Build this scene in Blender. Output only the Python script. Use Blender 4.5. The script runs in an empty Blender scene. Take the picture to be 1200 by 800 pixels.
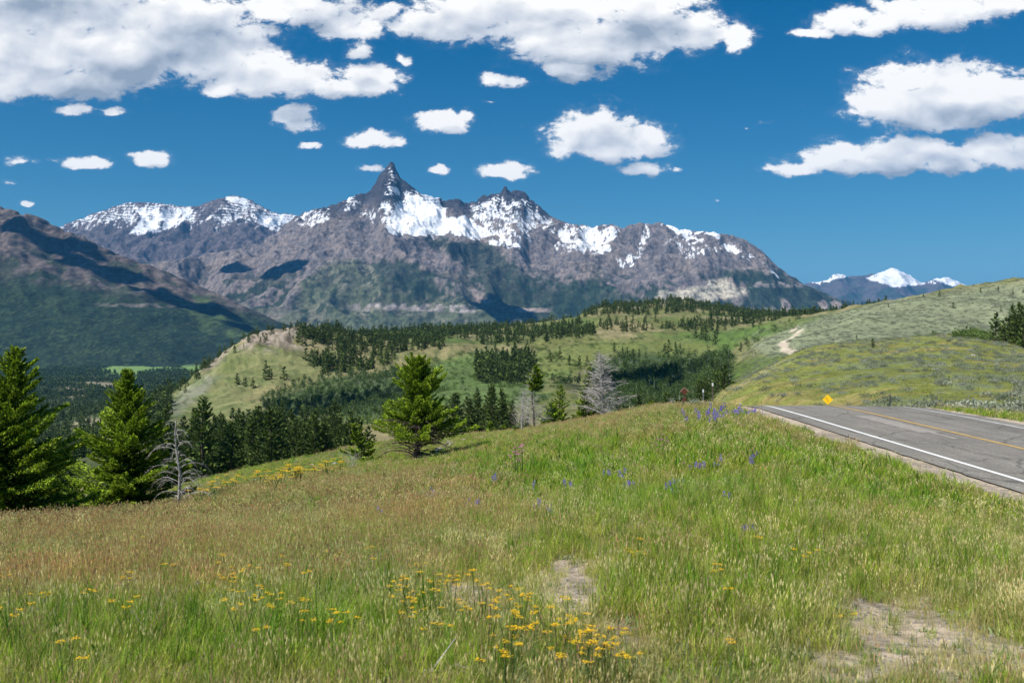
import bpy, math, random
import numpy as np
from math import radians as R
random.seed(7)
F=1200*35/36.0; H=385.0; CX=600.0
scene=bpy.context.scene
MAIN=scene.collection
SUND=np.array([-.55,-.30,.78]); SUND/=np.linalg.norm(SUND)
# ---------------------------------------------------------------- numpy noise
def _h(ix,iy,seed):
    h=(ix.astype(np.int64)*374761393+iy.astype(np.int64)*668265263+seed*1442695041)&0xffffffff
    h=((h^(h>>13))*1274126177)&0xffffffff
    return (h^(h>>16))&0xffffffff
def perlin(x,y,seed=0):
    x=np.asarray(x,float); y=np.asarray(y,float)
    ix=np.floor(x).astype(np.int64); iy=np.floor(y).astype(np.int64)
    fx=x-ix; fy=y-iy
    u=fx*fx*fx*(fx*(fx*6-15)+10); v=fy*fy*fy*(fy*(fy*6-15)+10)
    def g(a,b,dx,dy):
        t=_h(a,b,seed)*(2*math.pi/4294967296.0)
        return np.cos(t)*dx+np.sin(t)*dy
    n00=g(ix,iy,fx,fy); n10=g(ix+1,iy,fx-1,fy); n01=g(ix,iy+1,fx,fy-1); n11=g(ix+1,iy+1,fx-1,fy-1)
    return ((n00*(1-u)+n10*u)*(1-v)+(n01*(1-u)+n11*u)*v)*1.5
def fbm(x,y,o=4,seed=0,g=.5):
    a=1.;s=0.;t=0.;f=1.
    for i in range(o):
        s=s+a*perlin(x*f+17.3*i,y*f-9.1*i,seed+i*31); t+=a; a*=g; f*=2.03
    return s/t
def ridged(x,y,o=4,seed=0,g=.5):
    a=1.;s=0.;t=0.;f=1.
    for i in range(o):
        s=s+a*(1-2*np.abs(perlin(x*f+7.7*i,y*f+3.3*i,seed+i*57))); t+=a; a*=g; f*=2.07
    return s/t
def sst(a,b,x):
    t=np.clip((x-a)/(b-a+1e-12),0,1); return t*t*(3-2*t)
def mix(a,b,t):
    t=np.asarray(t)[...,None]; return a*(1-t)+np.asarray(b)*t
# ---------------------------------------------------------------- mesh helpers
def np_mesh(name,v,f,mats=(),col=None,smooth=False,uv=None,mi=None,colname='Col'):
    """v (N,3); f = list of (M,k) int arrays"""
    if not isinstance(f,(list,tuple)): f=[f]
    f=[np.asarray(a,np.int32) for a in f if len(a)]
    me=bpy.data.meshes.new(name)
    v=np.asarray(v,np.float32)
    me.vertices.add(len(v)); me.vertices.foreach_set('co',v.ravel())
    li=np.concatenate([a.ravel() for a in f]); cnt=np.concatenate([np.full(len(a),a.shape[1],np.int32) for a in f])
    st=np.concatenate([[0],np.cumsum(cnt)[:-1]]).astype(np.int32)
    me.loops.add(len(li)); me.loops.foreach_set('vertex_index',li)
    me.polygons.add(len(cnt)); me.polygons.foreach_set('loop_start',st); me.polygons.foreach_set('loop_total',cnt)
    if mi is not None: me.polygons.foreach_set('material_index',np.asarray(mi,np.int32))
    me.polygons.foreach_set('use_smooth',np.full(len(cnt),smooth,bool))
    for m in mats: me.materials.append(m)
    if col is not None:
        c=np.ones((len(v),4),np.float32); c[:,:3]=col
        a=me.color_attributes.new(colname,'FLOAT_COLOR','POINT'); a.data.foreach_set('color',c.ravel())
    me.update(calc_edges=True); me.validate(verbose=False)
    return me
def link(name,me,parent=None,loc=(0,0,0),label=None,cat=None,group=None,kind=None,rz=0):
    o=bpy.data.objects.new(name,me); MAIN.objects.link(o); o.location=loc; o.rotation_euler=(0,0,rz)
    if parent is not None: o.parent=parent
    if label: o['label']=label
    if cat: o['category']=cat
    if group: o['group']=group
    if kind: o['kind']=kind
    return o
def grid_faces(nr,nc,wrap=False):
    i=np.arange(nr-1)[:,None]; j=np.arange(nc if wrap else nc-1)[None,:]
    j2=(j+1)%nc
    return np.stack([i*nc+j,i*nc+j2,(i+1)*nc+j2,(i+1)*nc+j],-1).reshape(-1,4)
def tubes(lines,sides=5):
    """lines: list of (pts (n,3), radii (n,)) -> verts, quads, line id per vert"""
    V=[];Q=[];off=0
    for pts,rad in lines:
        pts=np.asarray(pts,float); n=len(pts); rad=np.asarray(rad,float)
        t=np.gradient(pts,axis=0); t/=np.linalg.norm(t,axis=1,keepdims=True)+1e-9
        ref=np.array([0,0,1.]) if abs(t[0,2])<.9 else np.array([1.,0,0])
        a=np.cross(t,ref); a/=np.linalg.norm(a,axis=1,keepdims=True)+1e-9; b=np.cross(t,a)
        an=np.arange(sides)*2*math.pi/sides
        ring=pts[:,None,:]+rad[:,None,None]*(np.cos(an)[None,:,None]*a[:,None,:]+np.sin(an)[None,:,None]*b[:,None,:])
        V.append(ring.reshape(-1,3)); Q.append(grid_faces(n,sides,True)+off); off+=n*sides
    return np.concatenate(V),np.concatenate(Q)
def join(parts):
    """parts: list of (v, [faces...], col) -> merged"""
    V=[];Fs={};C=[];off=0
    for v,fs,c in parts:
        V.append(v); c=np.asarray(c,float); C.append(np.broadcast_to(c,(len(v),3)))
        for f in (fs if isinstance(fs,list) else [fs]):
            Fs.setdefault(f.shape[1],[]).append(f+off)
        off+=len(v)
    return np.concatenate(V),[np.concatenate(Fs[k]) for k in Fs],np.concatenate(C)
# ---------------------------------------------------------------- material helpers
def new_mat(name):
    m=bpy.data.materials.new(name); m.use_nodes=True; nt=m.node_tree; nt.nodes.clear()
    return m,nt
def N(nt,t,**k):
    n=nt.nodes.new(t)
    for a,b in k.items():
        if a=='ins':
            for q,w in b.items(): n.inputs[q].default_value=w
        else: setattr(n,a,b)
    return n
def simple_mat(name,col,rough=.8,spec=.2,noise=0.,nscale=20.,col2=None,bump=0.,attr=None,metal=0.,nattr=None,trans=0.):
    m,nt=new_mat(name); L=nt.links.new
    out=N(nt,'ShaderNodeOutputMaterial'); b=N(nt,'ShaderNodeBsdfPrincipled')
    b.inputs['Roughness'].default_value=rough; b.inputs['Specular IOR Level'].default_value=spec; b.inputs['Metallic'].default_value=metal
    src=None
    if attr:
        a=N(nt,'ShaderNodeAttribute'); a.attribute_name=attr
        src=a.outputs['Color']
    tc=N(nt,'ShaderNodeTexCoord')
    if noise>0 or bump>0:
        nz=N(nt,'ShaderNodeTexNoise'); nz.inputs['Scale'].default_value=nscale; nz.inputs['Detail'].default_value=5
        L(tc.outputs['Object'],nz.inputs['Vector'])
    if noise>0:
        mx=N(nt,'ShaderNodeMix'); mx.data_type='RGBA'
        mr=N(nt,'ShaderNodeMapRange'); mr.inputs[1].default_value=.3; mr.inputs[2].default_value=.7
        L(nz.outputs['Fac'],mr.inputs[0]); L(mr.outputs[0],mx.inputs[0])
        if src is not None:
            mu=N(nt,'ShaderNodeMix'); mu.data_type='RGBA'; mu.blend_type='MULTIPLY'; mu.inputs[0].default_value=1
            L(src,mu.inputs[6]); 
            mx.inputs[6].default_value=(1-noise,1-noise,1-noise,1); mx.inputs[7].default_value=(1+noise,1+noise,1+noise,1)
            L(mx.outputs[2],mu.inputs[7]); src=mu.outputs[2]
        else:
            c2=col2 or tuple(c*(1-noise) for c in col)
            mx.inputs[6].default_value=(*c2,1); mx.inputs[7].default_value=(*col,1); src=mx.outputs[2]
    if src is not None: L(src,b.inputs['Base Color'])
    else: b.inputs['Base Color'].default_value=(*col,1)
    if bump>0:
        bp=N(nt,'ShaderNodeBump'); bp.inputs['Strength'].default_value=.8; bp.inputs['Distance'].default_value=bump
        L(nz.outputs['Fac'],bp.inputs['Height']); L(bp.outputs[0],b.inputs['Normal'])
    sh=b.outputs[0]
    if trans>0:
        tr=N(nt,'ShaderNodeBsdfTranslucent'); ms=N(nt,'ShaderNodeMixShader'); ms.inputs[0].default_value=trans
        if src is not None: L(src,tr.inputs['Color'])
        else: tr.inputs['Color'].default_value=(*col,1)
        L(sh,ms.inputs[1]); L(tr.outputs[0],ms.inputs[2]); sh=ms.outputs[0]
    L(sh,out.inputs['Surface'])
    return m
# ---------------------------------------------------------------- terrain profile
T={
-500:[(12,650),(28,622),(45,640),(70,650),(170,610),(400,565),(800,545),(1100,525),(1600,492),(2200,468),(3200,446)],
0:[(13,655),(32,610),(45,613),(70,612),(170,600),(400,560),(800,535),(1100,520),(1600,490),(2200,466),(3200,446)],
120:[(13,650),(34,604),(46,604),(70,590),(170,590),(380,545),(750,520),(1000,506),(1300,492),(2200,466),(3200,446)],
200:[(13,645),(36,597),(48,592),(75,574),(170,578),(350,530),(700,492),(860,474),(1000,466),(2000,462),(3200,444)],
240:[(14,640),(40,586),(54,577),(78,562),(170,572),(350,522),(690,486),(860,456),(1000,437),(1500,452),(3000,442)],
270:[(14,637),(42,580),(58,570),(80,555),(175,568),(350,518),(680,480),(850,442),(1000,413),(1500,436),(3000,440)],
300:[(14,634),(44,573),(60,562),(80,548),(180,562),(350,515),(680,476),(850,436),(1020,396),(1500,420),(3000,438)],
360:[(14,630),(48,560),(64,549),(82,536),(180,560),(350,514),(690,470),(850,432),(1060,391),(1500,402),(3000,434)],
450:[(14,620),(56,541),(70,529),(85,519),(180,560),(350,508),(650,462),(850,430),(1120,402),(1500,393),(3000,428)],
550:[(14,610),(66,519),(76,514),(92,509),(180,552),(350,502),(600,462),(850,428),(1150,400),(1600,389),(3000,422)],
650:[(14,597),(74,499),(90,500),(110,503),(175,540),(330,503),(600,460),(850,424),(1150,395),(1700,381),(3000,418)],
720:[(14,588),(80,487),(100,490),(120,496),(175,525),(310,500),(600,462),(880,418),(1150,396),(1850,361),(3000,416)],
800:[(14,580),(75,472),(100,475),(130,486),(180,500),(260,500),(550,462),(880,415),(1100,395),(1900,358),(3000,410)],
850:[(14,577),(62,468),(90,470),(130,475),(165,468),(215,457),(480,452),(820,412),(1000,398),(1900,364),(3000,405)],
880:[(14,578),(54,471),(85,480),(120,478),(155,460),(220,441),(440,442),(700,408),(880,396),(1900,370),(3000,402)],
905:[(14,580),(46,478),(75,488),(110,482),(150,455),(230,428),(420,433),(600,405),(760,391),(1900,372),(3000,400)],
960:[(14,592),(45,480),(75,492),(105,487),(160,440),(260,406),(420,412),(600,388),(760,376),(1900,371),(3000,398)],
1050:[(14,612),(44,483),(65,489),(95,472),(170,427),(290,396),(430,403),(600,373),(800,356),(1800,362),(3000,395)],
1120:[(13,622),(44,488),(62,489),(92,470),(165,426),(290,393),(430,402),(600,368),(820,344.5),(1700,355),(3000,390)],
1200:[(12,638),(42,496),(60,487),(90,468),(160,432),(290,400),(430,406),(620,366),(820,338),(1500,345),(3000,390)],
1400:[(11,650),(36,505),(58,486),(90,465),(160,430),(290,395),(430,398),(620,355),(850,325),(1500,335),(3000,390)],
1700:[(11,655),(36,508),(58,486),(90,462),(160,425),(290,390),(430,392),(620,345),(850,315),(1500,325),(3000,390)]}
def pchip_slopes(x,y):
    h=np.diff(x,axis=-1); d=np.diff(y,axis=-1)/h
    m=np.zeros_like(y)
    w1=2*h[...,1:]+h[...,:-1]; w2=h[...,1:]+2*h[...,:-1]
    ok=(d[...,1:]*d[...,:-1])>0
    den=np.where(ok,w1/np.where(d[...,:-1]==0,1,d[...,:-1])+w2/np.where(d[...,1:]==0,1,d[...,1:]),1)
    m[...,1:-1]=np.where(ok,(w1+w2)/den,0)
    m[...,0]=d[...,0]; m[...,-1]=d[...,-1]
    return m
def herm(x0,x1,y0,y1,m0,m1,x):
    h=x1-x0; t=(x-x0)/h
    return (2*t**3-3*t**2+1)*y0+(t**3-2*t**2+t)*h*m0+(-2*t**3+3*t**2)*y1+(t**3-t**2)*h*m1
def pchip1(x,y,q):
    x=np.asarray(x,float);y=np.asarray(y,float); m=pchip_slopes(x,y); q=np.clip(q,x[0],x[-1])
    i=np.clip(np.searchsorted(x,q)-1,0,len(x)-2)
    return herm(x[i],x[i+1],y[i],y[i+1],m[i],m[i+1],q)
_px=sorted(T); K=16
_Y=np.zeros((len(_px),K)); _P=np.zeros_like(_Y)
for i,p in enumerate(_px):
    rows=[(1.0,H+F*1.7),(4.5,H+F*1.75/4.5)]+T[p]+[(5000,427),(12000,405),(45000,391)]
    for k,(a,b) in enumerate(rows): _Y[i,k]=a; _P[i,k]=b
TH0=math.atan((-500-CX)/F); TH1=math.atan((1700-CX)/F)
pxs=np.arange(-500,1701,3.0)
th_in=np.arctan((pxs-CX)/F)
th_out=np.linspace(TH1,TH0+2*math.pi,44)[1:-1]
TH=np.concatenate([th_in,th_out]); NC=len(TH)
w=np.linspace(0,1,46)[2:-2]*1.0
w=(th_out-TH1)/(TH0+2*math.pi-TH1); w=w*w*(3-2*w)
RR=np.concatenate([np.geomspace(.8,3,12)[:-1],np.geomspace(3,2500,560)[:-1],np.geomspace(2500,45000,70)]); NR=len(RR)
Yk=np.zeros((NC,K)); Pk=np.zeros((NC,K))
for k in range(K):
    Yk[:len(pxs),k]=pchip1(_px,_Y[:,k],pxs); Pk[:len(pxs),k]=pchip1(_px,_P[:,k],pxs)
    Rk=Yk[:len(pxs),k]*np.sqrt(1+((pxs-CX)/F)**2)   # radius
    Zk=(H-Pk[:len(pxs),k])*Yk[:len(pxs),k]/F
    Yk[:len(pxs),k]=Rk; Pk[:len(pxs),k]=-Zk/Rk        # store slope = -z/r
    Yk[len(pxs):,k]=Rk[-1]*(1-w)+Rk[0]*w; Pk[len(pxs):,k]=Pk[len(pxs)-1,k]*(1-w)+Pk[0,k]*w
LY=np.log(Yk); M=pchip_slopes(LY,Pk)
lr=np.log(RR)
TZ=np.zeros((NR,NC))
cols=np.arange(NC)
for j in range(NR):
    x=np.full(NC,lr[j]); x=np.clip(x,LY[:,0],LY[:,-1])
    i=np.clip((LY<x[:,None]).sum(1)-1,0,K-2)
    s=herm(LY[cols,i],LY[cols,i+1],Pk[cols,i],Pk[cols,i+1],M[cols,i],M[cols,i+1],x)
    TZ[j]=-s*RR[j]
TZ[RR<1.3]=-1.7
GX=RR[:,None]*np.sin(TH)[None,:]; GY=RR[:,None]*np.cos(TH)[None,:]
rr=np.repeat(RR[:,None],NC,1)
def pix(x,y,z):
    yy=np.maximum(y,1e-3); return CX+F*x/yy, H-F*z/yy
# natural unevenness, growing with distance
TZ+=fbm(GX/7,GY/7,4,3)*.16*sst(4,12,rr)
TZ+=fbm(GX/45,GY/45,4,5)*1.1*sst(60,160,rr)*(1-.3*sst(1000,2000,rr))
TZ+=fbm(GX/170,GY/170,5,9)*16*(1-.55*sst(240,300,pix(GX,GY,TZ)[0])*(1-sst(340,420,pix(GX,GY,TZ)[0])))*sst(300,700,rr)*(1-.8*sst(4000,9000,rr))
TZ+=(ridged(GX/60,GY/60,4,19)-.3)*5*sst(600,900,rr)*(1-sst(2500,4000,rr))
TZ+=fbm(GX/16,GY/16,3,15)*.5*sst(90,200,rr)
# rocky knoll outcrop relief
KX,KP=pix(GX,GY,TZ)
rock_zone=np.where((GY>880)&(GY<1120),1,0)*sst(215,235,KX)*(1-sst(340,372,KX))*(GY>0)
rr1=ridged(GX/22,GY/22,4,77)
TZ+=rock_zone*(np.floor(rr1*3+fbm(GX/9,GY/9,3,4))*1.5+1.5)
rock_zone2=np.where((GY>1650)&(GY<2050),1,0)*sst(680,700,KX)*(1-sst(790,830,KX))*(GY>0)
TZ+=rock_zone2*(ridged(GX/30,GY/30,4,71)*5)
# road corridor
RP=np.array([(15.2,-400,-3.5),(15.0,-50,-3.5),(15.0,10,-3.5),(15.0,38,-3.5),(15.3,46,-3.62),(16.2,55,-4.3),(18.2,66,-5.4),(20.6,78,-6.8),(23.0,90,-8.1),(25.4,104,-9.5),(27.2,120,-11.2),(27.0,138,-13.2),(23.5,158,-15.8),(16,180,-18.5),(4,205,-21.5),(-12,228,-24)],float)
def resamp(P,step):
    P=np.asarray(P,float); d=np.concatenate([[0],np.cumsum(np.linalg.norm(np.diff(P[:,:2],axis=0),axis=1))])
    n=int(d[-1]/step); s=np.linspace(0,d[-1],n+1)
    return np.stack([pchip1(d,P[:,i],s) for i in range(P.shape[1])],1)
RC=resamp(RP[1:],1.0)
RCd=RC[RC[:,1]>-60]
mask=(rr<320)
gx=GX[mask];gy=GY[mask]
dist=np.full(gx.shape,1e9); rz=np.zeros(gx.shape)
for c in RCd[::1]:
    d=np.hypot(gx-c[0],gy-c[1]); b=d<dist; dist[b]=d[b]; rz[b]=c[2]
wr=1-sst(4.6,10.5,dist)
TZ[mask]=TZ[mask]*(1-wr)+(rz-.085-.02*sst(3.9,5.4,dist))*wr
ROADD=np.full(TZ.shape,1e9); ROADD[mask]=dist
# dirt track on the sage hill
def gp(px,Y): return ((px-CX)/F*Y, Y)
EXT=np.array(list(range(NC))+[0])
THx=np.concatenate([TH,[TH[0]+2*math.pi]]); TZx=TZ[:,EXT]
def hz(x,y):
    x=np.asarray(x,float);y=np.asarray(y,float)
    r=np.clip(np.hypot(x,y),RR[0],RR[-1]*.999); th=np.arctan2(x,y); th=np.where(th<TH[0],th+2*math.pi,th)
    i=np.clip(np.searchsorted(THx,th,side='right')-1,0,len(THx)-2); j=np.clip(np.searchsorted(RR,r,side='right')-1,0,NR-2)
    a=(th-THx[i])/(THx[i+1]-THx[i]); b=(r-RR[j])/(RR[j+1]-RR[j])
    return (TZx[j,i]*(1-a)+TZx[j,i+1]*a)*(1-b)+(TZx[j+1,i]*(1-a)+TZx[j+1,i+1]*a)*b
# running horizon in the field of view: which ground the eye at the origin can see
ELEV=np.maximum.accumulate(TZ/RR[:,None],axis=0)
ELx=ELEV[:,EXT]
def seen(x,y,ztop):
    r=np.hypot(x,y); th=np.arctan2(x,y); th=np.where(th<TH[0],th+2*math.pi,th)
    i=np.clip(np.searchsorted(THx,th)-1,0,len(THx)-2); j=np.clip(np.searchsorted(RR,r)-2,0,NR-1)
    return ztop/r>ELx[j,i]
# ---------------------------------------------------------------- painting helpers
def inpoly(px,py,poly):
    c=np.zeros(np.shape(px),bool); n=len(poly)
    for i in range(n):
        x1,y1=poly[i];x2,y2=poly[(i+1)%n]
        if y1==y2: continue
        cond=((y1>py)!=(y2>py))&(px<(x2-x1)*(py-y1)/(y2-y1)+x1)
        c^=cond
    return c
def dpoly(px,py,poly):
    """signed distance-ish, positive inside"""
    d=np.full(np.shape(px),1e9); n=len(poly)
    for i in range(n):
        x1,y1=poly[i];x2,y2=poly[(i+1)%n]; dx=x2-x1;dy=y2-y1
        t=np.clip(((px-x1)*dx+(py-y1)*dy)/(dx*dx+dy*dy+1e-9),0,1)
        d=np.minimum(d,np.hypot(px-x1-t*dx,py-y1-t*dy))
    return np.where(inpoly(px,py,poly),d,-d)
def zone(px,py,poly,soft=6,wob=0,n=None):
    d=dpoly(px,py,poly)
    if wob: d=d+wob*(fbm(px/14.,py/7.,3,41) if n is None else n)
    return sst(-soft/2,soft/2,d)
# ================================================================ GROUND
KX,KP=pix(GX,GY,TZ); infr=GY>0
n1=fbm(GX/3.1,GY/3.1,4,101); n2=fbm(GX/19,GY/19,4,102); n3=fbm(GX/90,GY/90,4,103); n4=fbm(GX/300,GY/300,4,104)
n0=fbm(GX/.9,GY/.9,3,105)
C=np.zeros(TZ.shape+(3,))
soil=np.array([.44,.36,.27]); thatch=np.array([.15,.145,.065]); lush=np.array([.085,.125,.025])
tan=np.array([.19,.165,.085]); green=np.array([.075,.115,.028]); olive=np.array([.11,.12,.04]); sage=np.array([.17,.19,.13]); wood=np.array([.03,.045,.018])
# foreground
fg=mix(np.broadcast_to(thatch,C.shape),lush,sst(-.25,.35,n2))
def wpatch(px,py,rx,ry,amp=1.):
    d=np.hypot((KX-px)/rx/1.35,(KP-py)/ry/1.5)+n1*.5+n0*.3
    return (1-sst(.55,1.05,d))*amp*infr
dirt=np.zeros(TZ.shape)
for a in [(672,690,34,26),(545,700,28,14),(590,712,60,10,.6),(712,640,22,9,.6),(740,632,25,12,.4),(1062,742,70,34),(960,690,30,12,.5),(1150,775,90,22,.7),(1000,780,60,18,.7),(720,745,40,18,.6),(820,640,20,6,.35),(600,470+160,40,8,.3),(150,690,20,5,.3)]:
    dirt=np.maximum(dirt,wpatch(*a))
dirt*=(rr<60)
fg=mix(fg,soil,np.clip(dirt*1.0,0,1))
C[:]=fg
# mid ground 100 m +
mid=mix(mix(np.broadcast_to(olive,C.shape),tan,sst(-.2,.25,n3+n2*.5)),green,sst(.0,.35,n4+n2*.3))
C=mix(C,mid,sst(90,170,rr))
def Z(poly,soft=6,wob=8,y0=0,y1=1e9):
    nn=n3*.6+n2*.5
    return zone(KX,KP,poly,soft,wob,nn)*infr*((GY>y0)&(GY<y1))
def paint(poly,col,k=1.,soft=8,wob=8,y0=0,y1=1e9):
    global C
    C=mix(C,np.asarray(col),k*Z(poly,soft,wob,y0,y1))
# knoll front slope: tan grass
paint([(185,480),(225,430),(280,405),(360,412),(400,440),(350,470),(300,490)],(.15,.155,.065),.9,y0=500,y1=1200)
paint([(190,478),(240,440),(262,440),(230,470),(205,488)],(.16,.165,.13),.7,y0=500,y1=1200)
paint([(300,455),(420,432),(500,410),(640,402),(520,425),(430,436),(340,466),(270,478)],(.19,.17,.08),.9,y0=400,y1=1300)
paint([(310,468),(400,440),(480,435),(480,478),(420,490),(330,480)],(.035,.065,.022),.9,y0=400,y1=1000)
paint([(480,430),(560,412),(640,415),(680,440),(640,470),(560,480),(490,470)],(.075,.12,.035),.9,y0=400,y1=1100)
paint([(590,430),(650,408),(700,398),(790,398),(850,405),(830,425),(780,418),(700,425),(650,440),(600,445)],(.125,.145,.045),.9,y0=500,y1=1300)
paint([(640,448),(700,430),(690,452),(630,462)],(.14,.145,.055),.9,y0=400,y1=1100)
paint([(690,428),(740,412),(850,420),(860,445),(830,470),(780,490),(700,480)],(.04,.065,.025),.9,y0=300,y1=1100)
paint([(840,390),(905,378),(915,392),(880,412),(840,420)],(.08,.13,.03),.9,y0=500,y1=1900)
paint([(870,400),(925,392),(915,410),(860,425),(840,430)],(.17,.155,.07),.8,y0=400,y1=1100)
kn=sst(-.05,.25,fbm(GX/26,GY/26,4,231))*Z([(185,480),(225,430),(280,405),(420,412),(560,410),(520,430),(350,470),(300,490)],10,8,400,1300); C=mix(C,(.085,.115,.035),kn*.6)
kd=sst(.15,.22,fbm(GX/5,GY/5,3,232))*sst(400,500,rr)*(1-sst(1500,1800,rr))*infr*(KX<900); C=mix(C,(.045,.065,.025),kd*.6)
# sage hill far right
paint([(880,405),(925,385),(960,372),(1050,350),(1200,330),(1700,300),(1700,420),(1200,412),(1050,405),(900,418)],(.17,.19,.115),.95,soft=10,wob=5,y0=385,y1=1200)
sn=sst(-.1,.3,fbm(GX/28,GY/50,3,201))*infr*((GY>385)&(GY<1200)&(KX>880))
C=mix(C,(.16,.18,.11),.3*sn)
# near right hill: olive, yellow-green, orange-tan streaks, sage
nh=((GY>48)&(GY<385)&(KX>815)&(infr)).astype(float)*sst(60,110,rr)*(1-sst(360,420,rr))
hs=fbm(GX/24,GY/9,4,211); hs2=fbm(GX/5,GY/3,3,212)
C=mix(C,mix(mix(np.broadcast_to(np.array([.15,.17,.04]),C.shape),(.25,.20,.08),sst(.05,.3,hs)*.8),(.14,.17,.10),sst(.0,.3,-hs*.7+hs2*.6)*.7),nh)
bank=(1-sst(2,7,np.abs((KP-463)+(KX-848)*.56)+n2*3))*sst(842,852,KX)*(1-sst(905,940,KX))*((GY>110)&(GY<260))
C=mix(C,(.36,.29,.18),bank*.5*sst(-.2,.2,n1))
bank2=(1-sst(1,5,np.abs((KP-472)-(KX-1200)*-.30+(n2*2))))*sst(1050,1100,KX)*((GY>60)&(GY<250))*.6
C=mix(C,(.30,.25,.15),bank2*.6)
# valley floor left: woods with green clearings
vf=sst(1200,2200,rr)*(1-sst(320,345,KX))
C=mix(C,wood,np.clip(vf+(1-sst(190,225,KX+n3*30))*sst(230,300,GY)*.7,0,1)*.95)
for (cx,cy,rx,ry) in [(20,429,42,6),(168,429,52,9),(150,436,30,6),(60,408,10,4),(230,432,20,5)]:
    d=np.hypot((KX-cx)/rx,(KP-cy)/ry)+n4*.5
    C=mix(C,(.13,.21,.06),(1-sst(.8,1.05,d))*infr*(rr>2200))
for (cx,cy,rx,ry) in [(88,458,25,8),(125,448,30,6),(108,505,30,16)]:
    d=np.hypot((KX-cx)/rx,(KP-cy)/ry)+n3*.6
    C=mix(C,(.19,.17,.11),(1-sst(.8,1.1,d))*infr*(rr>280))
far=sst(2500,4500,rr)*(KX>=330); C=mix(C,(.05,.075,.03),far)
# rock outcrops
rk=mix(np.broadcast_to(np.array([.27,.225,.18]),C.shape),(.10,.085,.06),sst(-.1,.35,fbm(GX/9,GY/9,3,301)))
rz1=rock_zone*(1-sst(-.05,.2,fbm(GX/22,GY/22,4,302)-(.22*(1-sst(390,412,KP)))))*(1-sst(404,416,KP-(1-sst(240,275,KX))*26))
C=mix(C,0*C+rk,rz1*.95) if False else C*(1-rz1[...,None]*.95)+rk*(rz1[...,None]*.95)
rz2=rock_zone2*sst(-.08,.1,fbm(GX/55,GY/55,3,303)); C=C*(1-rz2[...,None]*.9)+rk*.9*rz2[...,None]*.9
C*= (1+.22*n1[...,None]*(1-sst(500,1500,rr))[...,None])*(1+.18*n2[...,None])
# shoulders of the road: pale gravel
sh=(1-sst(4.6,5.3,ROADD+n1*.7)); C=mix(C,(.42,.35,.27),sh)
# dirt track
TRK=[(932,383,760),(931,387,720),(929,391,700),(934,396,660),(941,401,630),(938,405,600),(925,403,580),(918,402,560),(922,407,520),(936,411.5,470)]
tp=resamp([(*gp(a,c),0) for a,b,c in TRK],4.0)
m2=(GY>380)&(GY<900)&(KX>880)&(KX<1000)
dd=np.full(m2.sum(),1e9)
for c in tp: dd=np.minimum(dd,np.hypot(GX[m2]-c[0],GY[m2]-c[1]))
tw=np.zeros(TZ.shape); tw[m2]=1-sst(2.1,3.3,dd+n1[m2]*1.2)
C=mix(C,(.50,.43,.33),tw)
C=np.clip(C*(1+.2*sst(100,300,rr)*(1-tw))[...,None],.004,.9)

def ground_material():
    m,nt=new_mat('meadow_ground'); L=nt.links.new
    out=N(nt,'ShaderNodeOutputMaterial'); b=N(nt,'ShaderNodeBsdfPrincipled',ins={'Roughness':.95,'Specular IOR Level':.1})
    a=N(nt,'ShaderNodeAttribute',attribute_name='Col'); geo=N(nt,'ShaderNodeNewGeometry')
    prev=a.outputs['Color']; hsum=None
    for sc,amt,det in ((38.,.34,4),(6.,.22,4),(.9,.22,5),(.22,.25,5),(.035,.18,5)):
        mp=N(nt,'ShaderNodeMapping'); mp.inputs['Scale'].default_value=(sc,sc,sc); L(geo.outputs['Position'],mp.inputs[0])
        nz=N(nt,'ShaderNodeTexNoise',ins={'Scale':1.,'Detail':det,'Roughness':.65}); L(mp.outputs[0],nz.inputs['Vector'])
        mr=N(nt,'ShaderNodeMapRange',ins={1:.3,2:.7,3:1-amt,4:1+amt}); L(nz.outputs['Fac'],mr.inputs[0])
        vm=N(nt,'ShaderNodeVectorMath',operation='SCALE'); L(prev,vm.inputs[0]); L(mr.outputs[0],vm.inputs['Scale']); prev=vm.outputs[0]
        if sc in (38.,.22):
            bp=N(nt,'ShaderNodeBump',ins={'Strength':.5,'Distance':.03 if sc>1 else 2.0}); L(nz.outputs['Fac'],bp.inputs['Height'])
            if hsum is not None: L(hsum,bp.inputs['Normal'])
            hsum=bp.outputs[0]
    L(prev,b.inputs['Base Color']); L(hsum,b.inputs['Normal']); L(b.outputs[0],out.inputs[0]); return m
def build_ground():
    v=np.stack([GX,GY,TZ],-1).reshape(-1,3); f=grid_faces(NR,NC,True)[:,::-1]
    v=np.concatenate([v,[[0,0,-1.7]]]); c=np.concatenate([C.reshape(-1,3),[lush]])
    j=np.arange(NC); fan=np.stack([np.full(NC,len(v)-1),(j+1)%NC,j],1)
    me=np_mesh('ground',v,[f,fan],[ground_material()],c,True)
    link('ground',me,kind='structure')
build_ground()
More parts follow.
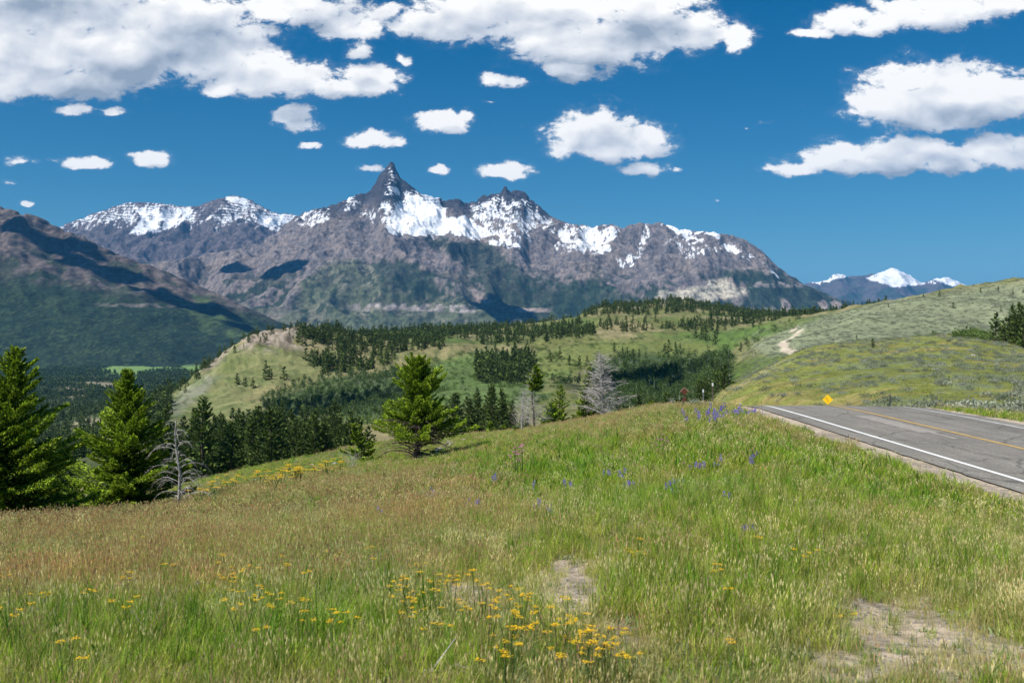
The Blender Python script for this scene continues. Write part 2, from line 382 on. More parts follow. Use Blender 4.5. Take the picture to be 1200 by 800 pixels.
# ---------------------------------------------------------------- road
def road_mat():
    m,nt=new_mat('asphalt'); L=nt.links.new
    out=N(nt,'ShaderNodeOutputMaterial'); b=N(nt,'ShaderNodeBsdfPrincipled',ins={'Roughness':.9,'Specular IOR Level':.25})
    geo=N(nt,'ShaderNodeNewGeometry'); uv=N(nt,'ShaderNodeUVMap')
    def nz(sc,det,src=geo.outputs['Position'],sv=None):
        mp=N(nt,'ShaderNodeMapping'); mp.inputs['Scale'].default_value=sv or (sc,sc,sc); L(src,mp.inputs[0])
        n=N(nt,'ShaderNodeTexNoise',ins={'Scale':1.,'Detail':det,'Roughness':.6}); L(mp.outputs[0],n.inputs['Vector']); return n
    a=nz(45,3); b2=nz(.7,4); c=nz(1,4,sv=(2.2,.12,1)); cr=nz(9,4)
    ramp=N(nt,'ShaderNodeValToRGB'); e=ramp.color_ramp.elements; e[0].position=.32; e[0].color=(.085,.078,.066,1); e[1].position=.68; e[1].color=(.31,.288,.25,1)
    L(a.outputs['Fac'],ramp.inputs[0]); prev=ramp.outputs[0]
    for n,amt in ((b2,.13),(c,.2),(cr,.15)):
        mr=N(nt,'ShaderNodeMapRange',ins={1:.3,2:.7,3:1-amt,4:1+amt}); L(n.outputs['Fac'],mr.inputs[0])
        vm=N(nt,'ShaderNodeVectorMath',operation='SCALE'); L(prev,vm.inputs[0]); L(mr.outputs[0],vm.inputs['Scale']); prev=vm.outputs[0]
    vo=N(nt,'ShaderNodeTexVoronoi',feature='DISTANCE_TO_EDGE'); vo.inputs['Scale'].default_value=.33; wv=N(nt,'ShaderNodeVectorMath',operation='ADD'); L(geo.outputs['Position'],wv.inputs[0]); L(b2.outputs['Color'],wv.inputs[1]); L(wv.outputs[0],vo.inputs['Vector'])
    ck=N(nt,'ShaderNodeMapRange',ins={1:.004,2:.016,3:.55,4:1.}); L(vo.outputs['Distance'],ck.inputs[0]); vm=N(nt,'ShaderNodeVectorMath',operation='SCALE'); L(prev,vm.inputs[0]); L(ck.outputs[0],vm.inputs['Scale']); prev=vm.outputs[0]
    bp=N(nt,'ShaderNodeBump',ins={'Strength':.6,'Distance':.008}); L(a.outputs['Fac'],bp.inputs['Height'])
    L(prev,b.inputs['Base Color']); L(bp.outputs[0],b.inputs['Normal']); L(b.outputs[0],out.inputs[0]); return m
def ribbon(name,P,offs,dz,mat,kind='structure',label=None,wob=0,**kw):
    P=np.asarray(P); t=np.gradient(P[:,:2],axis=0); t/=np.linalg.norm(t,axis=1,keepdims=True); nrm=np.stack([t[:,1],-t[:,0]],1)
    rows=[]
    for k,o in enumerate(offs):
        oo=o+(wob*fbm(P[:,1]*.9+k*50,P[:,0],3,7) if wob and k in(0,len(offs)-1) else 0)
        oo=np.broadcast_to(oo,(len(P),))
        crown=-.012*np.abs(oo)
        rows.append(np.stack([P[:,0]+nrm[:,0]*oo,P[:,1]+nrm[:,1]*oo,P[:,2]+dz+crown],1))
    v=np.stack(rows,1).reshape(-1,3); me=np_mesh(name,v,grid_faces(len(P),len(offs))[:, ::-1] if False else grid_faces(len(P),len(offs)),[mat],smooth=True)
    return link(name,me,kind=kind,**kw)
RS=resamp(RC,.5)
am=road_mat()
ribbon('road',RS,[-3.95,-3.0,-1.5,0,1.5,3.0,3.95],0.0,am,wob=.12)
wp=simple_mat('white_road_paint',(.78,.78,.76),.7,.3,noise=.12,nscale=3)
yp=simple_mat('yellow_road_paint',(.56,.37,.12),.7,.3,noise=.25,nscale=2.5)
patchm=simple_mat('light_patching',(.33,.30,.265),.9,.2,noise=.3,nscale=5)
ribbon('road_edge_line',RS,[-3.22,-3.08],.012,wp)
ribbon('road_edge_line',RS,[3.08,3.22],.012,simple_mat('worn_white_road_paint',(.62,.62,.60),.7,.3,noise=.3,nscale=2))
ribbon('road_centre_line',RS,[-.19,-.04],.012,yp)
def seg(y0,y1): return RS[(RS[:,1]>y0)&(RS[:,1]<y1)]
ribbon('road_patch',seg(33.5,40.5),[-1.25,-.55],.008,patchm,wob=.25)
ribbon('road_patch',seg(31.5,35),[-.95,-.75],.010,patchm,wob=.06)
# ================================================================ MOUNTAINS
def incise(z,dx,dy,steps,k,rng):
    ny,nx=z.shape; z=z.copy(); n=ny*nx
    offs=[(-1,0,dy),(1,0,dy),(0,-1,dx),(0,1,dx),(-1,-1,math.hypot(dx,dy)),(-1,1,math.hypot(dx,dy)),(1,-1,math.hypot(dx,dy)),(1,1,math.hypot(dx,dy))]
    idx=np.arange(n).reshape(ny,nx)
    for s in range(steps):
        zp=np.pad(z,1,mode='edge'); best=np.zeros_like(z); rec=idx.copy(); dist=np.ones_like(z)
        for a,b,d in offs:
            sl=(z-zp[1+a:1+a+ny,1+b:1+b+nx])/d
            ii=np.pad(idx,1,mode='edge')[1+a:1+a+ny,1+b:1+b+nx]
            q=sl>best; best[q]=sl[q]; rec[q]=ii[q]; dist[q]=d
        order=np.argsort(-z.ravel(),kind='stable'); r=rec.ravel()
        A=[1.0]*n; rl=r.tolist()
        for i in order.tolist():
            j=rl[i]
            if j!=i: A[j]+=A[i]
        A=np.array(A)*dx*dy
        zr=z.ravel(); dd=dist.ravel(); kk=k*np.sqrt(A)/dd
        zl=zr.tolist(); kl=kk.tolist()
        for i in reversed(order.tolist()):
            j=rl[i]
            if j!=i: zl[i]=(zl[i]+kl[i]*zl[j])/(1+kl[i])
        z=np.array(zl).reshape(ny,nx)
        z[1:-1,1:-1]+=.06*(z[:-2,1:-1]+z[2:,1:-1]+z[1:-1,:-2]+z[1:-1,2:]-4*z[1:-1,1:-1])
    return z,A.reshape(ny,nx)
def P3(px,py,Y): return np.array([(px-CX)/F*Y,Y,(H-py)*Y/F])
def massif(name,x0,x1,y0,y1,dx,dy,ridges,base,slope,steep,sky,seed,namp,steps,kero,colfun,label):
    xs=np.arange(x0,x1,dx); ys=np.arange(y0,y1,dy); X,Y=np.meshgrid(xs,ys)
    wx=X+fbm(X/900,Y/900,4,seed)*170+fbm(X/160,Y/160,3,seed+5)*30; wy=Y+fbm(X/900,Y/900,4,seed+9)*170+fbm(X/160,Y/160,3,seed+6)*30
    z=np.full(X.shape,-1e9)
    for kx,(pl,sl) in enumerate(ridges):
        pts=[P3(*p) for p in pl]
        ax,ay=(X,Y) if kx==0 else (wx,wy)
        for a,b in zip(pts[:-1],pts[1:]):
            ex=b[0]-a[0];ey=b[1]-a[1];t=np.clip(((ax-a[0])*ex+(ay-a[1])*ey)/(ex*ex+ey*ey+1e-9),0,1)
            d=np.hypot(ax-a[0]-t*ex,ay-a[1]-t*ey); zr=a[2]+(b[2]-a[2])*t
            st=np.where(zr>steep[0],1.0,0)*steep[1]
            drop=sl*slope*d+st*(1-np.exp(-d/70.))*1.0
            z=np.maximum(z,zr-drop)
    z0=z.copy()
    z=z+(ridged(X/420,Y/420,5,seed+20)-.25)*namp*sst(0,250,z.max()-z)*sst(base-50,base+500,z)
    z=np.maximum(z,base-80+30*fbm(X/300,Y/300,3,seed))
    z,A=incise(z,dx,dy,steps,kero,None)
    # finer grid for the crags
    def up(a):
        ny,nx=a.shape; r=np.zeros((2*ny-1,2*nx-1)); r[::2,::2]=a; r[1::2,::2]=(a[:-1]+a[1:])/2; r[:,1::2]=(r[:,:-1:2]+r[:,2::2])/2; return r
    z=up(z);A=up(A);X=up(X);Y=up(Y);dx=dx/2;dy=dy/2
    z+=fbm(X/22,Y/22,2,seed+35)*5*sst(base+350,base+900,z)
    z+=ridged(X/70,Y/70,4,seed+33)*13*sst(base+350,base+1000,z)
    z+=fbm(X/35,Y/35,3,seed+34)*8*sst(base+200,base+900,z)
    # strata terraces on the high cliffs
    hgt=sst(sky[1],sky[1]+250,z); tz=z/42.+fbm(X/500,Y/500,2,seed+40)*.9; fr=tz-np.floor(tz)
    z=z+hgt*42*.55*(sst(.25,.75,fr)-fr)
    # fit the skyline
    pxg=CX+F*X/Y; py=H-F*z/Y
    tx=np.array([p[0] for p in sky[0]],float); ty=np.array([p[1] for p in sky[0]],float)
    bins=np.round(pxg).astype(int); b0=bins.min(); nb=bins.max()-b0+1
    mn=np.full(nb,1e9); np.minimum.at(mn,(bins-b0).ravel(),py.ravel())
    mn[mn>1e8]=np.nan; ok=~np.isnan(mn); bx=np.arange(nb)+b0; mn=np.interp(bx,bx[ok],mn[ok])
    mn=np.min([np.roll(mn,q) for q in (-2,-1,0,1,2)],axis=0); ks=np.exp(-(np.arange(-18,19)/3.6)**2);ks/=ks.sum()
    tgt=np.interp(bx,tx,ty)
    fac=(tgt-(H+60))/(mn-(H+60)); fac=np.clip(fac,.3,1.6); fac=np.convolve(np.pad(fac,18,mode='edge'),ks,mode='valid')
    fg=np.interp(pxg,bx,fac); fg=1+(fg-1)*sst(base+60,base+450,z)
    zb=-60*Y/F; z=zb+(z-zb)*fg
    gy_,gx_=np.gradient(z,dy,dx); sl=np.hypot(gx_,gy_)
    zs=z.copy()
    for _ in range(6): zs[1:-1,1:-1]=(zs[:-2,1:-1]+zs[2:,1:-1]+zs[1:-1,:-2]+zs[1:-1,2:])/4
    conc=zs-z
    px,py=pix(X,Y,z)
    col=colfun(X,Y,z,sl,conc,np.log(A+1),px,py)
    me=np_mesh(name,np.stack([X,Y,z],-1).reshape(-1,3),grid_faces(*X.shape),[mtn_mat()],np.clip(col,.004,.85).reshape(-1,3),True)
    o=link(name,me,kind='structure'); 
    if label: o['label']=label
    return o
_mm=[]
def mtn_mat():
    if _mm: return _mm[0]
    m,nt=new_mat('mountain_rock_and_snow'); L=nt.links.new
    out=N(nt,'ShaderNodeOutputMaterial'); b=N(nt,'ShaderNodeBsdfPrincipled',ins={'Roughness':.95,'Specular IOR Level':.05})
    a=N(nt,'ShaderNodeAttribute',attribute_name='Col'); geo=N(nt,'ShaderNodeNewGeometry'); prev=a.outputs['Color']; hs=None
    for sc,amt in ((.055,.22),(.013,.2)):
        mp=N(nt,'ShaderNodeMapping'); mp.inputs['Scale'].default_value=(sc,sc,sc*1.6); L(geo.outputs['Position'],mp.inputs[0])
        nz=N(nt,'ShaderNodeTexNoise',ins={'Scale':1.,'Detail':6,'Roughness':.7}); L(mp.outputs[0],nz.inputs['Vector'])
        mr=N(nt,'ShaderNodeMapRange',ins={1:.3,2:.7,3:1-amt,4:1+amt}); L(nz.outputs['Fac'],mr.inputs[0])
        vm=N(nt,'ShaderNodeVectorMath',operation='SCALE'); L(prev,vm.inputs[0]); L(mr.outputs[0],vm.inputs['Scale']); prev=vm.outputs[0]
        bp=N(nt,'ShaderNodeBump',ins={'Strength':.45,'Distance':.35/sc}); L(nz.outputs['Fac'],bp.inputs['Height'])
        if hs is not None: L(hs,bp.inputs['Normal'])
        hs=bp.outputs[0]
    L(prev,b.inputs['Base Color']); L(hs,b.inputs['Normal']); L(b.outputs[0],out.inputs[0]); _mm.append(m); return m
SNOW=np.array([.80,.82,.86])
def zp(pts,s=.2917,ox=350,oy=170): return [(ox+a*s,oy+b*s) for a,b in pts]
def grit(col,X,Y,z,conc,seed,k=1.):
    a=fbm(X/17,z/17,3,seed)*.55+fbm((X+.5*z)/45,z/24,3,seed+1)*.5
    b=sst(.10,.22,fbm(X/26,(z+Y*.2)/40,4,seed+2)); f=1+k*a; f=f*(1-.32*k*b)*(1-.10*k*np.clip(conc/6,-1,1.))
    return col*np.clip(f,.35,1.7)[...,None]
def snowmix(col,cov,X,Y,z,sl,conc,A,sx,seed,edge=.06,streak=1.):
    n=fbm((X+70*fbm(X/260,z/260,3,seed+8)+.25*z)/38,z/260,4,seed)*.75*streak+fbm(X/140,Y/140,4,seed+1)*.45+fbm(X/20,z/20,3,seed+3)*.4+fbm(X/75,z/9,3,seed+6)*.42+fbm(X/11,z/11,2,seed+7)*.3+np.clip(conc/5.,-1,1)*.34-np.clip(sl-1.1,0,2)*.22
    s=sst(-edge,edge,n*.5+.5-(1.0-cov)-.0) 
    s=s*(cov>.02)
    return mix(col,SNOW,s)
# ---- Pilot / Index massif
sky1=[(60,360),(120,318),(200,304),(236,298),(304,285),(330,265),(350,250),(367,245),(394,238),(420,225.5),(429,227),(437.5,218),(446,202),(452,195),(457,189),(461,188.5),(464,195),(469.5,208),(478,214),(493,225.5),(507,230),(525,233),(537,232.5),(548,237.5),(560,234),(566,227.8),(586,224),(592,216.5),(597,222),(615,223),(618,229.8),(627,235.6),(644.6,251.7),(668,261),(697,265),(707,262.5),(717,262),(729,266.7),(746,260),(760,262),(775,260),(796,268),(825,270),(842.5,272.5),(866,277),(883,285.6),(898,297),(912.5,313),(942,331),(971,345),(1000,354),(1060,372),(1120,392)]
skyY=lambda p: 10000 if p<650 else 10000-(p-650)*2.2
main1=[(a,b,(10000-300*(a<340)*(340-a)/100. if a<650 else 10000-(a-650)*2.6)) for a,b in sky1]
ridges1=[(main1,1.0),
 ([(350,250,10000),(304,285,9600),(250,300,9300),(190,322,8800),(120,350,8200)],.9),
 ([(459,193,10000),(455,240,9750),(446,290,9300),(411,303,8800),(360,330,8300),(300,368,7700)],1.0),
 ([(420,303,8800),(480,330,8300),(540,352,7900),(570,372,7600)],.9),
 ([(400,245,9950),(390,275,9500),(350,300,9000),(310,318,8700),(260,345,8200)],.9),
 ([(505,245,9900),(515,285,9400),(525,315,9000),(560,345,8400),(600,368,7900),(640,392,7600)],1.05),
 ([(592,220,10000),(596,262,9650),(606,290,9300),(655,312,8800),(710,338,8300),(750,362,7900)],1.05),
 ([(645,252,9950),(690,292,9500),(715,305,9300),(760,345,8600),(790,372,8200)],1.05),
 ([(746,262,9700),(764,298,9300),(772,330,8900)],1.1),
 ([(775,262,9650),(812,298,9200),(828,330,8700),(800,358,8300)],1.0),
 ([(842,274,9500),(872,320,9000),(868,345,8600),(870,372,8200)],1.0),
 ([(883,287,9400),(930,338,8900),(945,362,8500)],.9)]
def col1(X,Y,z,sl,conc,A,px,py):
    n=fbm(X/200,Y/200,5,401); nb=fbm(X/60,z/60,4,402); nm=fbm(X/500,Y/500,4,403)
    rock=mix(np.broadcast_to(np.array([.19,.16,.15]),X.shape+(3,)),(.125,.115,.12),sst(-.2,.3,nb+n*.4))
    rock=mix(rock,(.235,.19,.165),sst(.1,.35,nm)*.7)
    hi=sst(980,1250,z+nm*220); rock=mix(rock,(.040,.040,.050),hi*.92)
    green_=mix(np.broadcast_to(np.array([.085,.10,.055]),rock.shape),(.165,.16,.11),sst(-.1,.3,n))
    forest=np.array([.022,.038,.02])
    lim=130+150*sst(300,430,px)-120*sst(640,760,px)
    g=1-sst(lim-180,lim+150,z+n*260+conc*6)
    col=mix(rock,green_,g*.9)
    fo=sst(-.02,.14,nm*.6+nb*.35+n*.5+conc*.012-.0)*(1-sst(350,640,z+n*180))
    col=mix(col,forest,fo*.9)
    # tree clad right-hand foot and central bowl
    for pl,k in ((zp([(500,370),(640,390),(800,400),(860,470),(1000,560),(1200,640),(1200,720),(950,700),(850,660),(760,610),(740,560),(600,430)]),.75),
                 (zp([(680,345),(900,330),(1000,370),(1100,430),(1200,460),(1200,520),(700,480),(780,440),(760,400)],ox=650,oy=220),.9),
                 (zp([(0,370),(120,370),(330,430),(400,450),(0,520)],ox=650,oy=220),.8),
                 (zp([(300,450),(400,460),(560,500),(560,640),(300,560)]),.8)):
        col=mix(col,forest*1.05,zone(px,py,pl,8,9,n+nb)*k)
    for pl in (zp([(0,560),(120,470),(250,455),(290,480),(330,560),(560,620),(800,640),(900,720),(600,740),(0,740)]),):
        col=mix(col,mix(green_,forest,sst(.0,.2,nb+n*.5)*.8),zone(px,py,pl,12,9,n)*.85)
    # pale landslide and cliff bands
    cr=zone(px,py,zp([(395,455),(420,415),(600,395),(620,370),(690,362),(730,400),(765,400),(775,430),(600,460)],ox=650,oy=220),3,3,nb*2)
    col=mix(col,(.42,.38,.30),cr*(1-.6*sst(.0,.3,nb)))
    band=(1-sst(3,6,np.abs(py-361-(px-480)*.02+nm*4)))*sst(395,430,px)*(1-sst(550,570,px)); col=mix(col,(.27,.24,.22),band*sst(-.25,.1,nb))
    band=(1-sst(1.5,3.5,np.abs(py-363.5)))*sst(600,612,px)*(1-sst(635,650,px)); col=mix(col,(.35,.28,.25),band*.9)
    band=(1-sst(2.5,5,np.abs(py-333-(px-890)*.01-nm*3)))*sst(870,880,px)*(1-sst(925,960,px)); col=mix(col,(.22,.19,.18),band*sst(-.1,.2,nb))
    for c in ((921,358,7,9),(965,357,6,8),(980,357,7,5),(905,366,20,2),(556,344,4,14),(565,352,12,4)):
        d=np.hypot((px-c[0]-(py-c[1])*.3)/c[2],(py-c[1])/c[3])+nb*.5; col=mix(col,(.30,.24,.215),(1-sst(.6,1.1,d))*.8)
    col=grit(col,X,Y,z,conc,440); cov=np.zeros(X.shape)
    sn_=fbm(X/170,Y/170,5,430)*2.2
    def S(pl,k,soft=5,s=.2917,ox=350,oy=170):
        nonlocal cov; cov=np.maximum(cov,zone(px,py,zp(pl,s,ox,oy),soft*2.6,6,sn_)*k)
    S([(330,185),(400,178),(500,198),(605,215),(570,240),(605,275),(680,280),(760,340),(805,400),(720,385),(640,365),(560,375),(480,372),(420,368),(370,352),(330,290),(400,240),(450,240),(420,200)],.82)
    S([(400,185),(480,190),(600,215),(570,240),(610,280),(690,285),(700,320),(560,320),(470,250)],1.1,3)
    S([(260,280),(340,210),(450,240),(430,330),(350,330)],.5)
    S([(680,225),(760,215),(830,215),(920,215),(960,260),(1010,300),(1100,340),(1200,370),(1200,460),(1080,400),(1000,350),(960,330),(900,420),(820,400),(760,350),(690,290)],.54)
    S([(790,240),(850,225),(940,230),(900,260),(960,280),(900,340),(830,300)],.5)
    S([(360,90),(400,90),(390,160),(340,160)],.40); S([(330,180),(420,180),(420,200),(330,195)],.8)
    S([(180,200),(245,190),(250,230),(180,270),(170,250)],.55); S([(0,265),(130,245),(120,300),(60,330),(0,340)],.55)
    S([(0,150),(200,148),(270,155),(240,210),(200,280),(100,260),(0,230)],.66,5,ox=650,oy=220)
    S([(420,135),(500,165),(600,172),(660,180),(640,192),(560,192),(500,175)],1.0,3,ox=650,oy=220)
    S([(510,180),(600,200),(610,225),(540,210)],.75,ox=650,oy=220)
    S([(240,280),(330,290),(320,340),(290,345),(300,310),(240,300)],.6,ox=650,oy=220)
    S([(360,140),(410,140),(360,280),(330,300)],.5,ox=650,oy=220)
    S([(450,190),(500,200),(620,220),(780,260),(800,290),(640,260),(560,300),(430,210)],.42,ox=650,oy=220)
    S([(825,285),(845,285),(888,345),(870,345)],.85,ox=650,oy=220)
    S([(660,240),(700,230),(800,280),(780,295)],.6,ox=650,oy=220)
    col=snowmix(col,cov,X,Y,z,sl,conc,A,px,410)
    return col
massif('mountain',-4700,3300,7300,10900,14,16,ridges1,-200,.62,(1330,95.),(sky1,1150),500,150,5,.0022,col1,'craggy double-peaked mountain with a sharp horn and snow gullies')
# ---- snow peaks behind on the left
sky2=[(-400,300),(-100,290),(40,275),(72,264),(111,249),(148,237),(182,237),(205,240),(229,242),(250,234),(270,229),(280,229.5),(294,234),(310,243),(324,249),(348,251),(400,262),(520,300)]
m2_=[(a,b,13500) for a,b in sky2]
ridges2=[(m2_,1.0),([(148,237,13500),(160,262,13000),(190,290,12300),(210,320,11500)],1.),([(270,229,13500),(240,255,13000),(190,280,12400),(150,310,11600)],1.),([(294,234,13500),(300,262,13000),(290,290,12300)],1.),([(111,249,13500),(110,270,13000),(120,300,12200)],1.),([(229,243,13500),(235,262,13100)],1.),([(340,251,13500),(330,275,12900)],1.),([(60,270,13500),(60,300,12700)],1.)]
def col2(X,Y,z,sl,conc,A,px,py):
    n=fbm(X/200,Y/200,5,501); nb=fbm(X/60,z/60,4,502)
    col=mix(np.broadcast_to(np.array([.13,.105,.105]),X.shape+(3,)),(.085,.075,.08),sst(-.2,.3,nb))
    col=mix(col,(.04,.06,.035),1-sst(500,800,z+n*200))
    col=grit(col,X,Y,z,conc,540); cov=.50*sst(1150,1450,z+n*160)*(px>60)+.0
    cov=np.maximum(cov,zone(px,py,[(150,240),(232,243),(215,262),(180,275),(150,275),(165,255)],8)*.78)
    cov=np.maximum(cov,zone(px,py,[(305,248),(350,250),(360,262),(330,275),(300,262)],6)*.8)
    cov=np.maximum(cov,zone(px,py,[(262,229),(292,233),(285,240),(265,236)],4)*.9)
    cov=cov*(1-.6*zone(px,py,[(225,243),(262,231),(270,240),(235,258)],5))
    return snowmix(col,cov,X,Y,z,sl,conc,A,px,510,streak=1.3)
massif('mountain',-7800,-700,11300,14300,18,20,ridges2,0,.62,(9e9,0.),(sky2,1300),600,170,4,.002,col2,'broad snow-streaked summits behind the horned mountain')
# ---- dark wooded mountain on the left
sky3=[(-900,150),(-500,175),(-300,205),(-150,225),(-60,236),(0,241),(20,247.5),(47,254),(74,269),(101,278),(115,287),(142,298),(165,307),(189,315),(236,335),(265,348),(287,359),(314,372),(350,392),(380,410)]
m3=[(a,b,6300-max(0,a)*1.2) for a,b in sky3]
ridges3=[(m3,1.0),([(-150,228,6300),(-120,300,5700),(-110,380,5200)],.8),([(10,245,6280),(40,310,5750),(60,370,5300),(70,415,5000)],.8),([(74,269,6200),(110,320,5700),(150,375,5250)],.8),([(142,298,6100),(185,345,5650),(225,390,5250)],.8),([(236,335,6000),(262,368,5600),(280,400,5300)],.8),([(-400,190,6400),(-420,330,5500)],.8)]
def col3(X,Y,z,sl,conc,A,px,py):
    n=fbm(X/160,Y/160,5,601); nb=fbm(X/45,z/45,4,602); nt_=perlin(X/11,Y/22,603)
    rock=mix(np.broadcast_to(np.array([.145,.115,.10]),X.shape+(3,)),(.08,.07,.068),sst(-.2,.3,nb+n*.3))
    forest=mix(np.broadcast_to(np.array([.02,.034,.018]),rock.shape),(.045,.065,.025),sst(0,.5,nt_+n*.5))
    lime=330-((px-0)*.35)+n*70
    fo=1-sst(-45,45,z-(300-np.clip(px,0,330)*.72)+n*150+nb*50)
    col=mix(rock,forest,fo)
    col=mix(col,forest,sst(.0,.2,n+conc*.02)*(1-sst(430,620,z))*.7)
    gr=zone(px,py,[(190,330),(240,350),(300,385),(330,400),(280,405),(220,380)],10,8,n)*sst(-.1,.2,n)
    col=mix(col,(.08,.12,.04),gr*.7)
    band=(1-sst(1.5,3,np.abs(py-358+nb*4)))*sst(95,150,px)*sst(-.05,.15,n); col=mix(col,(.22,.19,.17),band*.6)
    return grit(col,X,Y,z,conc,640,.9)
massif('mountain',-9500,-900,4250,7100,16,16,ridges3,-190,.5,(9e9,0.),(sky3,350),700,95,4,.0022,col3,'brown mountain clad in dark forest at the left edge')
# ---- far peaks on the right
sky4=[(880,345),(925,338),(945,331),(967,328),(981,319),(996,323.5),(1013,322),(1031,319),(1040,315),(1048,313),(1066,322),(1080,331),(1092,327),(1107,323.5),(1121,328),(1139,337),(1165,338),(1185,328),(1200,325),(1300,308),(1450,322),(1600,330)]
m4=[(a,b,21000) for a,b in sky4]
ridges4=[(m4,1.0),([(981,319,21000),(985,340,20000),(975,365,19000)],.8),([(1048,313,21000),(1035,330,20300),(1030,365,19000)],.8),([(1048,313,21000),(1085,345,19900)],.8),([(1107,323,21000),(1120,350,19900)],.8),([(1200,325,21000),(1180,350,19900)],.8)]
def col4(X,Y,z,sl,conc,A,px,py):
    n=fbm(X/400,Y/400,5,701); nb=fbm(X/120,z/120,4,702)
    col=mix(np.broadcast_to(np.array([.10,.085,.085]),X.shape+(3,)),(.04,.055,.04),sst(-.1,.3,n-.0+(py-340)*.01))
    cov=.9*zone(px,py,[(1015,326),(1031,318),(1048,311),(1070,322),(1085,333),(1050,337),(1025,330)],4)
    for pl,k in (([(940,331),(980,319),(1000,323),(960,333)],.7),([(1090,327),(1107,321),(1125,328),(1145,338),(1110,334)],.95),([(1135,334),(1170,337),(1170,342),(1140,342)],1.),([(1170,336),(1200,322),(1300,305),(1450,320),(1450,332),(1200,342)],.6),([(1080,331),(1092,327),(1100,333)],.6)):
        cov=np.maximum(cov,zone(px,py,pl,4)*k)
    return snowmix(col,cov,X,Y,z,sl,conc,A,px,710)
massif('mountain',4000,18000,18600,22000,36,40,ridges4,-100,.5,(9e9,0.),(sky4,1600),800,180,3,.0012,col4,'distant snowy peaks beyond the sage hill on the right')
# ================================================================ VEGETATION
rng=np.random.default_rng(11)
needle_m=simple_mat('fir_needles',(.04,.07,.02),.75,.2,attr='Col',trans=.28)
leaf_m=simple_mat('aspen_leaves',(.04,.07,.02),.6,.25,attr='Col',trans=.35)
bark_m=simple_mat('bark',(.11,.085,.065),.95,.1,noise=.4,nscale=9,bump=.02)
deadwood_m=simple_mat('weathered_dead_wood',(.50,.465,.44),.9,.15,noise=.35,nscale=5)
darkwood_m=simple_mat('dark_dead_bark',(.16,.125,.10),.95,.1,noise=.4,nscale=7)
palebark_m=simple_mat('pale_aspen_bark',(.46,.45,.40),.85,.2,noise=.3,nscale=3)
def rhombs(p,d,ln,wd,rg):
    n=len(p); d=d/(np.linalg.norm(d,axis=1,keepdims=True)+1e-9)
    r=rg.normal(size=(n,3)); s=np.cross(d,r); s/=np.linalg.norm(s,axis=1,keepdims=True)+1e-9
    ln=np.asarray(ln)[:,None]; wd=np.asarray(wd)[:,None]
    v=np.stack([p,p+d*ln*.45+s*wd*.5,p+d*ln,p+d*ln*.45-s*wd*.5],1).reshape(-1,3)
    return v,np.arange(4*n).reshape(n,4)
def fir_geo(seed,h,rad,nb,per,tl,tw,droop=-.1,base=.04,newg=.35,lean=0.,vary=(.62,1.22),prof=None,dark=(.06,.11,.018),tip=(.33,.45,.03),gap=0.):
    rg=np.random.default_rng(seed); P=[];D=[];L_=[];W=[];Cc=[];wood=[]
    trunk=np.array([[lean*h*t*t+.02*h*math.sin(t*5+seed),.015*h*math.cos(t*4),h*t] for t in np.linspace(0,1,9)])
    def at(t):
        return np.array([np.interp(t,np.linspace(0,1,9),trunk[:,k]) for k in range(3)])
    for i in range(nb):
        t=base+(1-base)*((i+rg.random())/nb)**.92
        if rg.random()<gap: continue
        az=i*2.399+rg.normal()*.35
        pr=(1-t)**.85*(.55+.45*min(1,(t-base)*5+.5)) if prof is None else prof(t)
        l=rad*pr*rg.uniform(*vary)*(1+.25*math.sin(2*az+seed)+.15*math.sin(t*23+seed))+.03*h
        el=droop+.75*t+rg.normal()*.10
        dr=np.array([math.cos(az)*math.cos(el),math.sin(az)*math.cos(el),math.sin(el)]); sd=np.array([-math.sin(az),math.cos(az),0.])
        o=at(t); m=max(3,int(per*l/rad*(.5+.5*1))); s=rg.random(m)**.65
        wmax=(.26*l+.05)*(1.1-s); w=rg.uniform(-1,1,m)*wmax
        p=o+dr*(s*l)[:,None]+sd*w[:,None]; p[:,2]+=.22*l*s*s*(1-t*.6)-np.abs(w)*.25+rg.normal(size=m)*.02*l
        d=dr[None]*.9+sd[None]*(np.sign(w)*.55*np.minimum(1,np.abs(w)/(wmax+1e-6)+.3))[:,None]+rg.normal(size=(m,3))*.30; d[:,2]+=.22
        P.append(p-d*.3*tl);D.append(d);sc=rg.uniform(.6,1.25,m)*(1-.25*t); L_.append(tl*sc*1.25);W.append(tw*sc)
        g=(rg.random(m)<newg*(.35+.9*s)); br=rg.uniform(.65,1.35,m)[:,None]*rg.uniform(.8,1.2)
        Cc.append(np.where(g[:,None],np.array(tip),np.array(dark))*br)
        if wood is not None and l>.15*rad: wood.append((np.array([o,o+dr*l*.5+[0,0,.04*l],o+dr*l*.92+[0,0,.18*l*(1-t*.6)]]),np.array([.012,.008,.002])*max(.3,h*.22)))
    p=np.concatenate(P);d=np.concatenate(D)
    v,f=rhombs(p,d,np.concatenate(L_),np.concatenate(W),rg); c=np.repeat(np.concatenate(Cc),4,axis=0)
    tr=tubes([(trunk,np.linspace(.024*h,.003*h,9))],7); br=tubes(wood,3)
    return (v,f,c),tr,br
def solid(parts,name,mat,smooth=False):
    v,fs,c=join([(a[0],a[1],(.1,.1,.1)) for a in parts]); return np_mesh(name,v,fs,[mat],smooth=smooth)
def fir_meshes(*a,**k):
    (v,f,c),tr,br=fir_geo(*a,**k); return np_mesh('crown',v,f,[needle_m],c), solid([tr],'trunk',bark_m,True), solid([br],'branch',bark_m)
